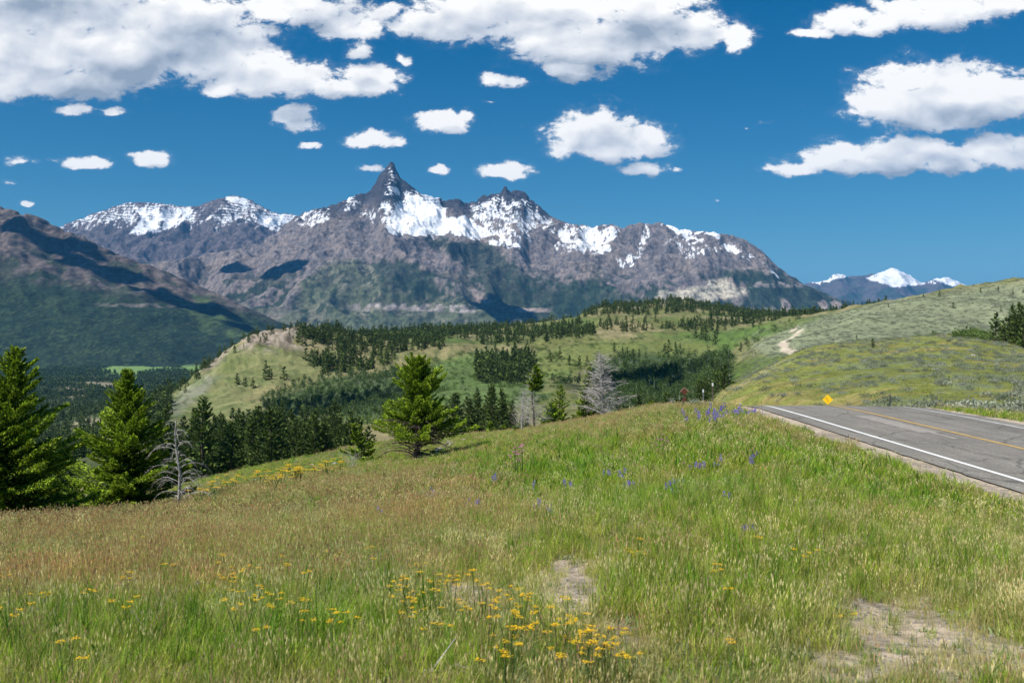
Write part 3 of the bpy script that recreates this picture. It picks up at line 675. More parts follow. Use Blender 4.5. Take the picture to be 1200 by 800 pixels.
def place_tree(name,meshes,x,y,label,cat,group=None,sc=1.,rz=0.,sink=.08,parts=('crown','trunk','branch')):
    e=bpy.data.objects.new(name,None); MAIN.objects.link(e); e.location=(x,y,float(hz(x,y))-sink); e.rotation_euler=(0,0,rz); e.scale=(sc,)*3 if np.isscalar(sc) else sc
    e.empty_display_size=.3; e['label']=label; e['category']=cat
    if group: e['group']=group
    for n,m in zip(parts,meshes):
        if m is None: continue
        o=bpy.data.objects.new(n,m); MAIN.objects.link(o); o.parent=e
    return e
def XY(px,Y): return ((px-CX)/F*Y,Y)
# ---- the big firs in front
hero=[('tall fir with bright green tips at the left frame edge, cut by it',10,31,5.35,2.1,330,560,0.04,21,.03,.55,.12),
      ('tall bushy fir with yellow green tips, beside the small bare dead tree',150,38,5.5,2.0,330,560,-.02,22,.02,.6,.1)]
def hero_tree(lab,px,Y,h,rad,nb,per,lean,seed,base,newg,gap,prof=None,tl=.13,tw=.045,**k):
    ms=fir_meshes(seed,h,rad,nb,per,tl,tw,vary=(.3,1.45),base=base,newg=newg,lean=lean,gap=gap,prof=prof,**k)
    return place_tree('fir_tree',ms,*XY(px,Y),lab,'tree','large firs at the meadow edge')
for q in hero: hero_tree(*q)
hero_tree('half dead fir with a bright green cone above a tangle of bare grey lower limbs',492,56,5.5,3.5,300,560,-.05,23,.2,.6,.0,prof=lambda t:(1-t)**.62*(.72+.2*math.sin(t*9)),tl=.15,tw=.055)
hero_tree('small leaning fir leader left of the half dead fir',424,60,2.3,1.2,70,200,-.25,24,.1,.5,.2,tl=.15,tw=.06)
hero_tree('low bushy young fir between the two tall left firs',90,42,1.5,1.3,60,150,.0,25,.03,.6,.1,tl=.13,tw=.06)
hero_tree('mid-sized fir standing behind the two tall left firs',66,44,3.0,1.5,80,200,.0,33,.03,.3,.1,tl=.14,tw=.06)
hero_tree('low spreading fir bush in grass in front of the bushy left fir',112,36,1.05,1.0,50,110,.05,26,.03,.75,.1,tl=.12,tw=.05)
# small shrubs by the two dead trees
for i,(lab,px,Y,h,r) in enumerate([('small bright fir bush right beside the green-topped dead tree',646,82,2.1,1.1),('dark young fir between the two grey dead trees',656,92,3.9,1.35),('bright low fir left of the big pale dead tree',684,84,3.0,.95),('round yellow green fir bush apart on the slope, left of the dead trees',575,110,2.0,1.0),('tiny bright green bush below the green-topped dead tree',609,84,.75,.6),('small cone-shaped fir right of the round bush',590,120,2.2,.9),('thin fir rising behind the top of the pale dead tree',690,86,4.7,.8),('little yellow green shrub beside the crest left of the brown marker',764,96,.95,.6)]):
    ms=fir_meshes(40+i,h,r,60,90,.18,.09,newg=.5,gap=.05); place_tree('young_fir',ms,*XY(px,Y),lab,'tree','young firs around the dead trees')
# ---- dead trees
def dead_geo(seed,h,rad,nb,sub,arch,t0=.08,up=.0,thick=.010,tr=.02,curl=.3,pw=.7):
    rg=np.random.default_rng(seed); ln=[]
    tk=np.array([[.03*h*math.sin(t*3+seed)+.02*h*rg.normal()*.4,.02*h*math.cos(t*4),h*t] for t in np.linspace(0,1,8)])
    at=lambda t: np.array([np.interp(t,np.linspace(0,1,8),tk[:,k]) for k in range(3)])
    for i in range(nb):
        t=t0+(1-t0)*(i+rg.random())/nb; az=i*2.399+rg.normal()*.4; l=rad*((1-t)**pw)*rg.uniform(.3,1.3)+.06; up_=up+rg.normal()*.14
        o=at(t); a=np.array([math.cos(az),math.sin(az),0.]); n=7; s=np.linspace(0,1,n)
        z=up_*s*l+arch*(s-1.6*s*s)*l+rg.normal()*.08*l*s
        bend=np.cumsum(rg.normal(size=n))*.035*l; sd=np.array([-a[1],a[0],0])
        p=o+a*(s*l*(1-.12*s))[:,None]+sd*bend[:,None]; p[:,2]+=z
        ln.append((p,np.linspace(1,.12,n)*thick*(.5+l/rad)*h/5))
        for q in range(int(sub*(.4+l/rad))):
            u=rg.uniform(.2,.97); b=np.array([np.interp(u,s,p[:,k]) for k in range(3)]); m=l*rg.uniform(.12,.38)*(1.15-u)
            dd=a*rg.uniform(.2,1)+sd*rg.choice([-1,1])*rg.uniform(.4,1)+np.array([0,0,rg.uniform(-.5,.45)]); dd/=np.linalg.norm(dd)
            pp=np.array([b,b+dd*m*.5+[0,0,.03*m],b+dd*m+[0,0,-curl*m*.4]])
            ln.append((pp,np.array([.55,.35,.1])*thick*.7*h/5))
    return tubes([(tk,np.linspace(tr*h,.004*h,8))],7),tubes(ln,4)
def dead_tree(lab,px,Y,h,rad,seed,nb,sub,mat,tmat=None,extra=None,**k):
    a,b=dead_geo(seed,h,rad,nb,sub,**k)
    ms=[solid([a],'trunk',tmat or mat,True),solid([b],'branch',mat)]; parts=['trunk','branch']
    if extra is not None: ms.append(extra); parts.append('crown')
    return place_tree('dead_tree',ms,*XY(px,Y),lab,'dead tree','dead trees on the meadow edge',parts=parts)
dead_tree('small bare dead tree with drooping curled twigs in front of the bushy left fir',207,34.5,3.15,1.7,51,40,14,deadwood_m,arch=.55,up=.25,curl=.8,thick=.017,pw=.45)
dead_tree('big pale grey dead tree with dense drooping boughs, the rightmost of the dead ones',705,80,5.3,2.9,52,170,22,deadwood_m,arch=.2,up=.36,thick=.019,pw=.5,t0=.05,tr=.026)
# green topped
(v,f,c),_,_=fir_geo(61,2.0,.9,60,190,.2,.09,newg=.45,droop=.1); v=v+np.array([.1,0,2.95])
dead_tree('dark dead tree with one green tuft left at its top',626,76,4.7,1.9,53,150,16,deadwood_m,tmat=darkwood_m,extra=np_mesh('crown',v,f,[needle_m],c),arch=.1,up=.30,thick=.014,pw=.55)
dead_tree('short grey dead tree leaning close left of the green-topped one',613,78,3.3,1.5,54,120,14,deadwood_m,arch=.1,up=.6,thick=.013,pw=.5)
dead_tree('tangle of bare grey lower limbs beneath the half dead fir',489,55.0,2.2,2.5,55,75,12,darkwood_m,tmat=darkwood_m,arch=.35,up=.2,thick=.055,pw=.2,tr=.07)
dead_tree('low silvery dead bush in the grass left of the tangled limbs',413,50,.8,.7,56,40,8,deadwood_m,arch=.2,up=.8,thick=.03,pw=.2)
dead_tree('tiny pale dead shrub on the crest left of the brown marker',787,93,1.0,.7,57,50,8,deadwood_m,arch=.2,up=.9,thick=.03,pw=.3)
# fallen logs
def log(lab,p0,p1,r,mat):
    a=np.array([*p0,hz(*p0)+r*.7]);b=np.array([*p1,hz(*p1)+r*1.2]); rg=np.random.default_rng(int(abs(a[0]*100))); n=9
    p=a+(b-a)*np.linspace(0,1,n)[:,None]+rg.normal(size=(n,3))*r*.5; ln=[(p,np.linspace(r,r*.35,n))]
    for k in (2,4,5,7): ln.append((np.array([p[k],p[k]+rg.normal(size=3)*r*2+[0,0,r*1.5],p[k]+rg.normal(size=3)*r*3+[0,0,r*2.5]]),np.array([.4,.3,.1])*r))
    me=solid([tubes(ln,6)],'fallen_branch',mat,True); link('fallen_branch',me,label=lab,cat='branch',group='fallen wood in the meadow')
log('bleached fallen log on the slope right of the tangled grey limbs',XY(508,57),XY(530,64),.10,deadwood_m)
def gxy(px,py):
    Yv=np.geomspace(3,140,1500); x=(px-CX)/F*Yv; z=hz(x,Yv); p=H-F*z/Yv; i=np.argmax(p<py) if (p<py).any() else len(Yv)-1
    return x[i],Yv[i]
log('dark forked dead twig lying by the yellow flowers in the middle of the meadow',gxy(523,728),gxy(556,748),.018,darkwood_m)
log('grey dead stick lying at the bottom edge of the meadow',gxy(498,792),gxy(550,789),.022,deadwood_m)
# ---- forest prototypes
def fproto(seed,h,rad,nb,per,tl,tw,**k):
    (v,f,c),tr,br=fir_geo(seed,h,rad,nb,per,tl,tw,**k); return (v,f,c),tr,br
CON_D=(.055,.09,.024); CON_T=(.16,.22,.045)
protoA=[]
for s in range(5):
    (v,f,c),tr,br=fproto(100+s,10,1.9+.35*(s%3),80,30,.62,.34,newg=.35,gap=.08,dark=CON_D,tip=CON_T,base=.06)
    protoA.append((np_mesh('crown',v,f,[needle_m],c),solid([tr],'trunk',bark_m,True)))
protoB=[]
for s in range(4):
    (v,f,c),tr,br=fproto(120+s,10,1.9+.4*(s%3),36,9,1.5,.85,newg=.35,gap=.08,dark=CON_D,tip=CON_T,base=.05)
    tv,tf=tubes([(np.array([[0,0,0],[0,0,5],[0,0,9.]]),np.array([.22,.16,.05]))],4)
    vv,ff,cc=join([(v,f,c),(tv,tf,(.09,.07,.055))]); protoB.append(np_mesh('conifer',vv,ff,[needle_m],cc))
protoC=[]
for s in range(3):
    (v,f,c),tr,br=fproto(140+s,10,1.9+.4*(s%3),13,5,2.7,1.9,newg=.3,dark=CON_D,tip=CON_T,base=.05)
    protoC.append(np_mesh('conifer_far',v,f,[needle_m],c))
def aspen_geo(seed,n,ls,h=9,rad=2.0):
    rg=np.random.default_rng(seed); k=9; cen=np.stack([rg.normal(size=k)*rad*.45,rg.normal(size=k)*rad*.45,h*rg.uniform(.42,.92,k)],1)
    i=rg.integers(0,k,n); p=cen[i]+rg.normal(size=(n,3))*np.array([.42,.42,.55])*rad*.55
    v,f=rhombs(p,rg.normal(size=(n,3)),rg.uniform(.6,1.2,n)*ls,rg.uniform(.6,1.1,n)*ls*.8,rg)
    c=np.repeat(np.array([.085,.14,.035])*rg.uniform(.6,1.4,(n,1)),4,axis=0)
    t=tubes([(np.array([[0,0,0],[.1,0,h*.5],[0,.1,h*.88]]),np.array([.15,.11,.04]))],5)
    return (v,f,c),t
protoP=[];protoPs=[]
for s in range(4):
    a,t=aspen_geo(160+s,420,.42); protoP.append((np_mesh('crown',*[a[0],a[1],[leaf_m],a[2]]),solid([t],'trunk',palebark_m,True)))
    a,t=aspen_geo(170+s,110,.85); v,ff,cc=join([(a[0],a[1],a[2]),(t[0],t[1],(.40,.39,.35))]); protoPs.append(np_mesh('aspen',v,ff,[leaf_m],cc))
bushes=[]
for s in range(3):
    rg=np.random.default_rng(180+s); n=90; p=rg.normal(size=(n,3))*np.array([.75,.75,.45])+[0,0,.8]
    v,f=rhombs(p,rg.normal(size=(n,3))+[0,0,.5],rg.uniform(.3,.6,n),rg.uniform(.2,.4,n),rg); c=np.repeat(np.array([.11,.17,.04])*rg.uniform(.6,1.4,(n,1)),4,axis=0); bushes.append(np_mesh('green_bush',v,f,[leaf_m],c))
# ---- where trees stand:  (polygon in azimuth/elevation of the ground, distance range, spacing m, height range, kind, place)
def world_candidates(pxa,pxb,Y0,Y1,sp,rg):
    A=((pxb-pxa)/F)*(Y1**2-Y0**2)/2; n=int(A/sp**2)
    Yv=np.sqrt(rg.random(n)*(Y1**2-Y0**2)+Y0**2); p=rg.uniform(pxa,pxb,n); return (p-CX)/F*Yv,Yv,p
TREES=[]  # kind,x,y,h,placeid
def grove(kind,poly,Y0,Y1,sp,h0,h1,place,clump=0.,cs=60,seed=0,thr=0.):
    rg=np.random.default_rng(1000+len(TREES)+seed); pa=min(p[0] for p in poly); pb=max(p[0] for p in poly)
    x,y,p=world_candidates(pa,pb,Y0,Y1,sp,rg); z=hz(x,y); py=H-F*z/y
    ok=inpoly(p,py,poly)
    if clump: ok&=(fbm(x/cs,y/cs,3,900+seed)*clump+thr)>rg.random(len(x))*.25-.1
    dd=np.min([np.hypot(x[ok]-0,y[ok]-0)],axis=0) if ok.any() else 0
    for a,b in zip(x[ok],y[ok]): TREES.append((kind,a,b,rg.uniform(h0,h1)*rg.choice([rg.uniform(.5,.8),rg.uniform(.8,1.22)],p=[.35,.65]),place))
FULL=lambda a,b:[(a,0),(b,0),(b,900),(a,900)]
c1='in the near wood below the meadow crest'; 
grove('c',FULL(175,330),140,290,5.0,7,12.5,0)
grove('c',FULL(330,436),140,260,5.2,6,9.5,0)
grove('c',FULL(225,400),250,420,7,7,12,0,clump=1.,thr=.15)
grove('c',FULL(525,600),190,330,7,8,13,1,clump=1,thr=.2)
grove('c',FULL(430,530),190,330,10,5,8,1,clump=1,thr=0)
grove('c',FULL(600,735),170,330,9,6,9,2,clump=1,thr=.1)
grove('c',FULL(735,850),220,340,7.5,5,9,2,clump=1,thr=.25)
grove('c',FULL(-60,90),150,420,9,8,12,3,clump=.7,thr=.15)
grove('c',FULL(90,200),480,1000,11,9,14,3,clump=.8,thr=.1)
grove('c',FULL(-80,215),950,2300,15,9,15,4,clump=.6,thr=.15,cs=150)
grove('c',FULL(-80,90),420,950,11,9,14,3,clump=.7,thr=.1)
# knoll
grove('c',[(348,392),(395,388),(421,398),(463,396),(520,396),(520,412),(477,413),(452,430),(421,438),(378,440),(361,430),(350,412)],750,1350,9,8,13,5)
grove('c',[(270,380),(420,380),(420,402),(270,402)],900,1130,12,5,10,5,clump=.8,thr=.1)
grove('c',[(225,430),(262,395),(300,384),(300,400),(265,420),(235,440)],850,1130,17,5,9,5)
grove('c',[(185,478),(222,430),(262,398),(240,440),(205,476)],850,1250,14,6,11,5,thr=.2)
grove('c',[(271,447),(298,447),(298,456),(271,456)],700,900,9,7,10,5)
grove('c',[(306,432),(330,428),(334,452),(310,452)],700,950,13,8,12,5)
grove('c',[(195,455),(300,430),(420,450),(300,475)],650,950,75,3,9,5)
# ridge woods
grove('c',[(420,392),(520,386),(600,384),(650,379),(690,378),(700,398),(640,402),(600,408),(560,405),(520,410),(470,406),(430,404)],1130,1750,11.5,8,13,6)
grove('c',[(560,400),(640,398),(640,404),(560,410)],1050,1300,14,8,12,6,clump=.7)
grove('c',[(556,418),(600,412),(625,418),(628,452),(560,450)],560,950,8.5,9,14,7)
grove('c',[(640,352),(700,350),(760,348),(850,350),(935,360),(1045,355),(1045,372),(960,378),(900,384),(850,380),(760,378),(700,380)],1500,2050,10.5,8,13,8,clump=.9,thr=.16,cs=55)
grove('c',[(660,376),(860,374),(870,390),(800,392),(700,388),(655,392)],1250,1900,12,7,12,8,clump=1,thr=.1,cs=60)
grove('c',[(855,370),(960,368),(985,380),(930,386),(860,384)],1200,1900,13,9,14,8,clump=.7,thr=.1)
grove('c',[(790,372),(850,374),(850,392),(800,392)],1150,1700,22,9,15,8,clump=.8,thr=.1)
# single marks on the meadows
def one(px,py,hp,kind='c',place=9,Ymin=300,Ymax=2000):
    Yv=np.geomspace(Ymin,Ymax,2500); x=(px-CX)/F*Yv; z=hz(x,Yv); p=H-F*z/Yv
    vis=seen(x,Yv,z+1.5); d=np.abs(p-py)+(~vis)*50; i=np.argmin(d); TREES.append((kind,x[i],Yv[i],hp*Yv[i]/F,place))
for a,b,hp in [(645,424,13),(656,421,15),(667,428,12),(679,431,14),(688,428,12),(720,412,11),(730,420,14),(735,422,15),(742,424,15),(749,421,12),(784,412,15),(779,414,12),(792,412,12),(838,404,16),(822,398,14),(827,399,17),(815,397,13),(834,388,13),(834,448,26),(836,446,22),(841,392,12),(853,438,13),(868,412,11),(875,404,10),(797,409,8),(789,388,11),(806,388,12),(700,420,8)]: one(a,b,hp)
for a,b,hp,Y0,Y1 in [(1023,407.5,12,200,330),(1004,400,8,385,700),(1082,351,7,600,900),(1101,347,7,600,900),(1117,361,8,500,880),(1149,343,7,600,900),(1170,341,6,600,900),(1187,345,6,600,900),(1187,360,7,500,880),(1173,365,6,500,880),(1041,360,5,600,900),(1199,343,6,600,900),(1140,356,3,600,900),(1158,342,3,600,900)]: one(a,b,hp,'c',10,Y0,Y1)
rg=np.random.default_rng(5)
for px,Y,h in [(1167,262,7.5),(1176,258,6.0),(1183,262,7.5),(1190,255,8.5),(1197,250,10.5),(1203,245,9),(1172,270,5),(1199,225,6.5),(1206,228,8),(1214,235,9),(1225,240,10),(1240,238,9),(1194,268,11),(1186,275,10),(1208,262,12)]: TREES.append(('c',*XY(px,Y),h,11))
# aspens
grove('a',[(300,474),(345,450),(400,438),(485,436),(490,480),(430,500),(320,492)],450,950,6.4,5,8.5,12)
grove('a',[(435,468),(520,455),(620,462),(640,478),(540,500),(440,500)],350,800,12,4,7,13,clump=1,thr=.1)
grove('a',[(690,440),(730,424),(850,418),(862,432),(850,462),(820,492),(700,492)],340,900,8.5,8,12,14)
grove('a',[(640,444),(690,440),(700,420),(720,424),(700,452),(650,455)],550,900,11,5,8,14,clump=1,thr=.1)
grove('a',[(880,384),(930,376),(960,377),(940,388),(890,396)],800,1900,16,4,6,15,clump=.9,thr=.1)
grove('b',[(480,420),(560,410),(640,410),(690,430),(640,470),(560,480),(480,462)],500,1050,9,1.6,2.6,16,clump=.9,thr=.15,cs=40)
grove('b',[(620,405),(700,396),(800,392),(900,380),(930,385),(860,420),(800,400),(640,420)],700,1900,15,1.6,3.2,16,clump=1.2,thr=-.02,cs=60)
grove('b',[(400,470),(470,460),(560,480),(480,505),(410,500)],350,750,8,2,3,16,clump=.9,thr=.1,cs=40)
grove('b',[(1120,402),(1160,402),(1165,394),(1120,393)],255,300,2.6,1.2,2.0,17)
grove('b',[(1075,400),(1122,398),(1122,393),(1075,394)],270,310,6,.7,1.2,17)
PLACE={0:('in the dense wood just below the left meadow crest','conifers of the near wood below the meadow'),1:('below the meadow crest around the half dead fir','conifers in the middle hollow'),
2:('in the shaded hollow behind the dead trees and brown marker','conifers in the shaded hollow'),3:('on the valley side behind the tall left firs','conifers on the left valley side'),4:('on the far valley floor','valley conifers'),
5:('on the rocky tan knoll left of centre','conifers on the rocky knoll'),6:('on the long wooded ridge beneath the horned mountain','conifers of the middle ridge'),7:('in the isolated stand on the light green slope','isolated stand on the green slope'),
8:('on the distant rock-topped knoll','conifers on the far knoll'),9:('standing single on the open green hills','single conifers on the middle hills'),10:('standing single on the sage covered hill','single conifers on the sage hill'),11:('in the cluster at the right edge of the sage hill','conifer cluster at the right edge'),
12:('in the dark grove at the foot of the knoll','aspens below the knoll'),13:('in the middle hollow','aspens in the middle hollow'),14:('in the shaded grove with white trunks','aspens in the shaded grove'),15:('beside the pale dirt track','aspens near the track'),16:('on the light green slope','low green shrubs on the slope'),17:('along the crest of the right hill','shrubs on the right hill')}
ta=np.array([(t[1],t[2],t[3],t[4]) for t in TREES]); kd=np.array([t[0] for t in TREES])
tz=hz(ta[:,0],ta[:,1]); px_=CX+F*ta[:,0]/ta[:,1]; ptop=tz+ta[:,2]
vis=seen(ta[:,0],ta[:,1],ptop)&(px_>-15)&(px_<1215)
size=ta[:,2]*F/ta[:,1]; order=np.argsort(-size*(vis*1.0))
scc=ta[:,2]/10.
SIZEW=lambda s:'tall' if s>34 else ('mid-sized' if s>18 else 'small')
used=set(); cnt={'c':0,'a':0,'b':0}; LIM={'c':285,'a':180,'b':100}
for i in order:
    k=kd[i]
    if not vis[i] or cnt[k]>=LIM[k]: continue
    cnt[k]+=1; used.add(i); pl,gr=PLACE[int(ta[i,3])]; r=rng.uniform(0,6.28); x,y=ta[i,0],ta[i,1]; s=scc[i]
    sx=s*rng.uniform(.85,1.2)
    if k=='c':
        lab=f'{SIZEW(size[i])} dark green conifer {pl}'
        if size[i]>24: place_tree('conifer_tree',protoA[rng.integers(5)],x,y,lab,'tree',gr,sc=(sx,sx,s),rz=r,sink=.2)
        else:
            o=link('conifer_tree',protoB[rng.integers(4)],loc=(x,y,float(tz[i])-.2),label=lab,cat='tree',group=gr,rz=r); o.scale=(sx,sx,s)
    elif k=='a':
        lab=f'{SIZEW(size[i])} leafy aspen {pl}'; s2=ta[i,2]/9.
        if size[i]>14: place_tree('aspen_tree',protoP[rng.integers(4)],x,y,lab,'tree',gr,sc=s2,rz=r,sink=.2)
        else:
            o=link('aspen_tree',protoPs[rng.integers(4)],loc=(x,y,float(tz[i])-.2),label=lab,cat='tree',group=gr,rz=r); o.scale=(s2,)*3
    else:
        o=link('green_shrub',bushes[rng.integers(3)],loc=(x,y,float(tz[i])-.1),label=f'rounded light green shrub {pl}',cat='shrub',group=gr,rz=r); o.scale=(ta[i,2]/1.6,)*3
# ---- instanced masses
def instancer(name,pts,scl,rz,idx,protos,tint=None,tilt=None,**kw):
    n=len(pts); me=bpy.data.meshes.new(name); me.vertices.add(n); me.vertices.foreach_set('co',np.asarray(pts,np.float32).ravel())
    def att(nm,tp,dat,key='vector'):
        a=me.attributes.new(nm,tp,'POINT'); a.data.foreach_set(key,np.asarray(dat,np.float32 if tp!='INT' else np.int32).ravel())
    att('scl','FLOAT_VECTOR',scl); rot=np.zeros((n,3)); rot[:,2]=rz
    if tilt is not None: rot[:,:2]=tilt
    att('rot','FLOAT_VECTOR',rot); att('idx','INT',idx,'value')
    if tint is not None: att('tint','FLOAT_VECTOR',tint)
    o=bpy.data.objects.new(name,me); MAIN.objects.link(o)
    for k,v_ in kw.items(): o[k]=v_
    cl=bpy.data.collections.new(name+'_kinds')
    for k,p in enumerate(protos):
        q=bpy.data.objects.new(f'{name}_{k:02d}',p); cl.objects.link(q)
    g=bpy.data.node_groups.new(name,'GeometryNodeTree'); g.interface.new_socket('Geometry',in_out='INPUT',socket_type='NodeSocketGeometry'); g.interface.new_socket('Geometry',in_out='OUTPUT',socket_type='NodeSocketGeometry')
    l=g.links.new; gi=N(g,'NodeGroupInput'); go=N(g,'NodeGroupOutput'); ci=N(g,'GeometryNodeCollectionInfo'); ci.inputs[0].default_value=cl; ci.inputs[1].default_value=True; ci.inputs[2].default_value=True
    ip=N(g,'GeometryNodeInstanceOnPoints'); l(gi.outputs[0],ip.inputs['Points']); l(ci.outputs[0],ip.inputs['Instance']); ip.inputs['Pick Instance'].default_value=True
    def na(nm,tp):
        a=N(g,'GeometryNodeInputNamedAttribute',data_type=tp); a.inputs[0].default_value=nm; return a.outputs[0]
    l(na('idx','INT'),ip.inputs['Instance Index']); l(na('rot','FLOAT_VECTOR'),ip.inputs['Rotation']); l(na('scl','FLOAT_VECTOR'),ip.inputs['Scale'])
    l(ip.outputs[0],go.inputs[0]); md=o.modifiers.new('scatter','NODES'); md.node_group=g; return o
rest=np.array([i not in used for i in range(len(ta))])
edge=(px_>-60)&(px_<1260)
def mass(name,sel,protos,sdiv,label):
    ii=np.where(sel)[0]
    if not len(ii): return
    s=ta[ii,2]/sdiv; sc=np.stack([s*rng.uniform(.85,1.2,len(ii))]*2+[s],1)
    instancer(name,np.stack([ta[ii,0],ta[ii,1],tz[ii]-.2],1),sc,rng.uniform(0,6.28,len(ii)),rng.integers(0,len(protos),len(ii)),protos,label=label,kind='stuff')
mass('conifer_forest',rest&(kd=='c'),protoB,10.,'dark conifer forest covering hills and valley')
mass('aspen_grove',rest&(kd=='a'),protoPs,9.,'aspen grove')
mass('shrub_cover',rest&(kd=='b'),bushes,1.6,'light green shrub cover')
# valley floor and wooded mountain slope, seen from kilometres away
rg=np.random.default_rng(77)
x,y,p=world_candidates(-60,330,2200,5200,19,rg); n_=fbm(x/260,y/260,4,801); z=hz(x,y); py=H-F*z/y
keep=n_>-.22
for (cx,cy,rx,ry) in [(20,429,42,6),(170,427,52,7),(150,433,30,5),(60,408,10,4),(230,432,20,5)]: keep&=(np.hypot((p-cx)/rx,(py-cy)/ry)+n_*.5)>1.
x=x[keep];y=y[keep];z=z[keep]; s=rg.uniform(.9,1.6,len(x))
instancer('valley_forest',np.stack([x,y,z-.3],1),np.stack([s*1.2,s*1.2,s],1),rg.uniform(0,6.28,len(x)),rg.integers(0,3,len(x)),protoC,label='far-off conifer forest on the valley floor',kind='stuff')
print('TREES',len(ta),'vis',vis.sum(),'cnt',cnt,'rest',rest.sum(),'valley',len(x))
# ================================================================ GRASS AND FLOWERS
def grass_mat():
    m,nt=new_mat('grass_blades'); L=nt.links.new
    out=N(nt,'ShaderNodeOutputMaterial'); a=N(nt,'ShaderNodeAttribute',attribute_name='Col'); t=N(nt,'ShaderNodeAttribute',attribute_name='tint',attribute_type='INSTANCER')
    mu=N(nt,'ShaderNodeVectorMath',operation='MULTIPLY'); L(a.outputs['Color'],mu.inputs[0]); L(t.outputs['Vector'],mu.inputs[1])
    d=N(nt,'ShaderNodeBsdfPrincipled',ins={'Roughness':.55,'Specular IOR Level':.25}); tr=N(nt,'ShaderNodeBsdfTranslucent'); L(mu.outputs[0],d.inputs['Base Color']); L(mu.outputs[0],tr.inputs['Color'])
    ms=N(nt,'ShaderNodeMixShader',ins={0:.45}); L(d.outputs[0],ms.inputs[1]); L(tr.outputs[0],ms.inputs[2]); L(ms.outputs[0],out.inputs[0]); return m
gm=grass_mat()
def tuft(seed,nb,h0,h1,wd,spread,lean,col,head=None,hsz=(.010,.06),hcol=(.26,.17,.11),cvar=.25,dry=0.,drycol=(.36,.30,.16)):
    rg=np.random.default_rng(seed); V=[];Q=[];Cc=[];off=0
    for i in range(nb):
        a=rg.uniform(0,6.28); r=spread*math.sqrt(rg.random()); o=np.array([r*math.cos(a),r*math.sin(a),-.02]); h=rg.uniform(h0,h1)
        b=rg.uniform(0,6.28); ln=np.array([math.cos(b),math.sin(b),0])*lean*rg.uniform(.2,1.2)*h
        s=np.array([-math.sin(b+rg.normal()*.8),math.cos(b+rg.normal()*.8),0])*wd*rg.uniform(.6,1.3)
        ts=np.array([0,.4,.75,1.]); wv=np.array([.9,1,.65,.06])
        p=o+ts[:,None]*np.array([0,0,h])+ (ts**2)[:,None]*ln; p[:,2]-=(ts**3)*np.linalg.norm(ln)*.3
        v=np.empty((8,3)); v[0::2]=p-s*wv[:,None]*.5; v[1::2]=p+s*wv[:,None]*.5
        V.append(v); Q.append(np.array([[0,1,3,2],[2,3,5,4],[4,5,7,6]])+off); off+=8
        c=np.array(drycol if rg.random()<dry else col)*rg.uniform(1-cvar,1+cvar); cc=np.tile(c,(8,1)); Cc.append(cc)
        if head is not None and rg.random()<head:
            hl=rg.uniform(.6,1.3)*hsz[1]; hw=hsz[0]*rg.uniform(.7,1.3); tp=p[-1]; up=np.array([ln[0]*.5,ln[1]*.5,h]); up/=np.linalg.norm(up)
            for q in (0,1.57):
                sd=np.array([math.cos(b+q),math.sin(b+q),0])*hw
                V.append(np.array([tp-up*hl*.3,tp+up*hl*.25-sd,tp+up*hl*.8,tp+up*hl*.25+sd])); Q.append(np.array([[0,1,2,3]])+off); off+=4; Cc.append(np.tile(np.array(hcol)*rg.uniform(.75,1.3),(4,1)))
    return np_mesh('tuft',np.concatenate(V),np.concatenate(Q),[gm],np.concatenate(Cc))
GR=(.22,.33,.035); YG=(.38,.43,.07); DRY=(.52,.45,.25); OL=(.30,.32,.10); GG=(.20,.27,.14)
P_=[]
for k,wm,nm in ((0,1.,1.),(1,2.6,.62)):
    P_+= [tuft(300+k,int(34*nm),.16,.36,.0055*wm,.11,.35,GR,dry=.12),tuft(302+k,int(30*nm),.12,.28,.006*wm,.12,.5,YG,dry=.2),
          tuft(304+k,int(30*nm),.10,.26,.004*wm,.12,.55,OL,dry=.5),tuft(306+k,int(26*nm),.12,.30,.0035*wm,.13,.5,DRY,dry=.3,drycol=(.40,.34,.2)),
          tuft(308+k,int(20*nm),.26,.46,.0028*wm,.13,.3,(.38,.38,.15),head=.7,hsz=(.0045*wm,.06),hcol=(.54,.37,.26)),
          tuft(310+k,int(20*nm),.24,.42,.0028*wm,.13,.35,(.36,.36,.15),head=.7,hsz=(.0045*wm,.05),hcol=(.68,.60,.42)),
          tuft(312+k,int(34*nm),.06,.15,.014*wm,.14,.8,GG,dry=.05),
          tuft(314+k,int(16*nm),.30,.50,.007*wm,.07,.22,(.14,.27,.03),dry=.05)]
NP=8
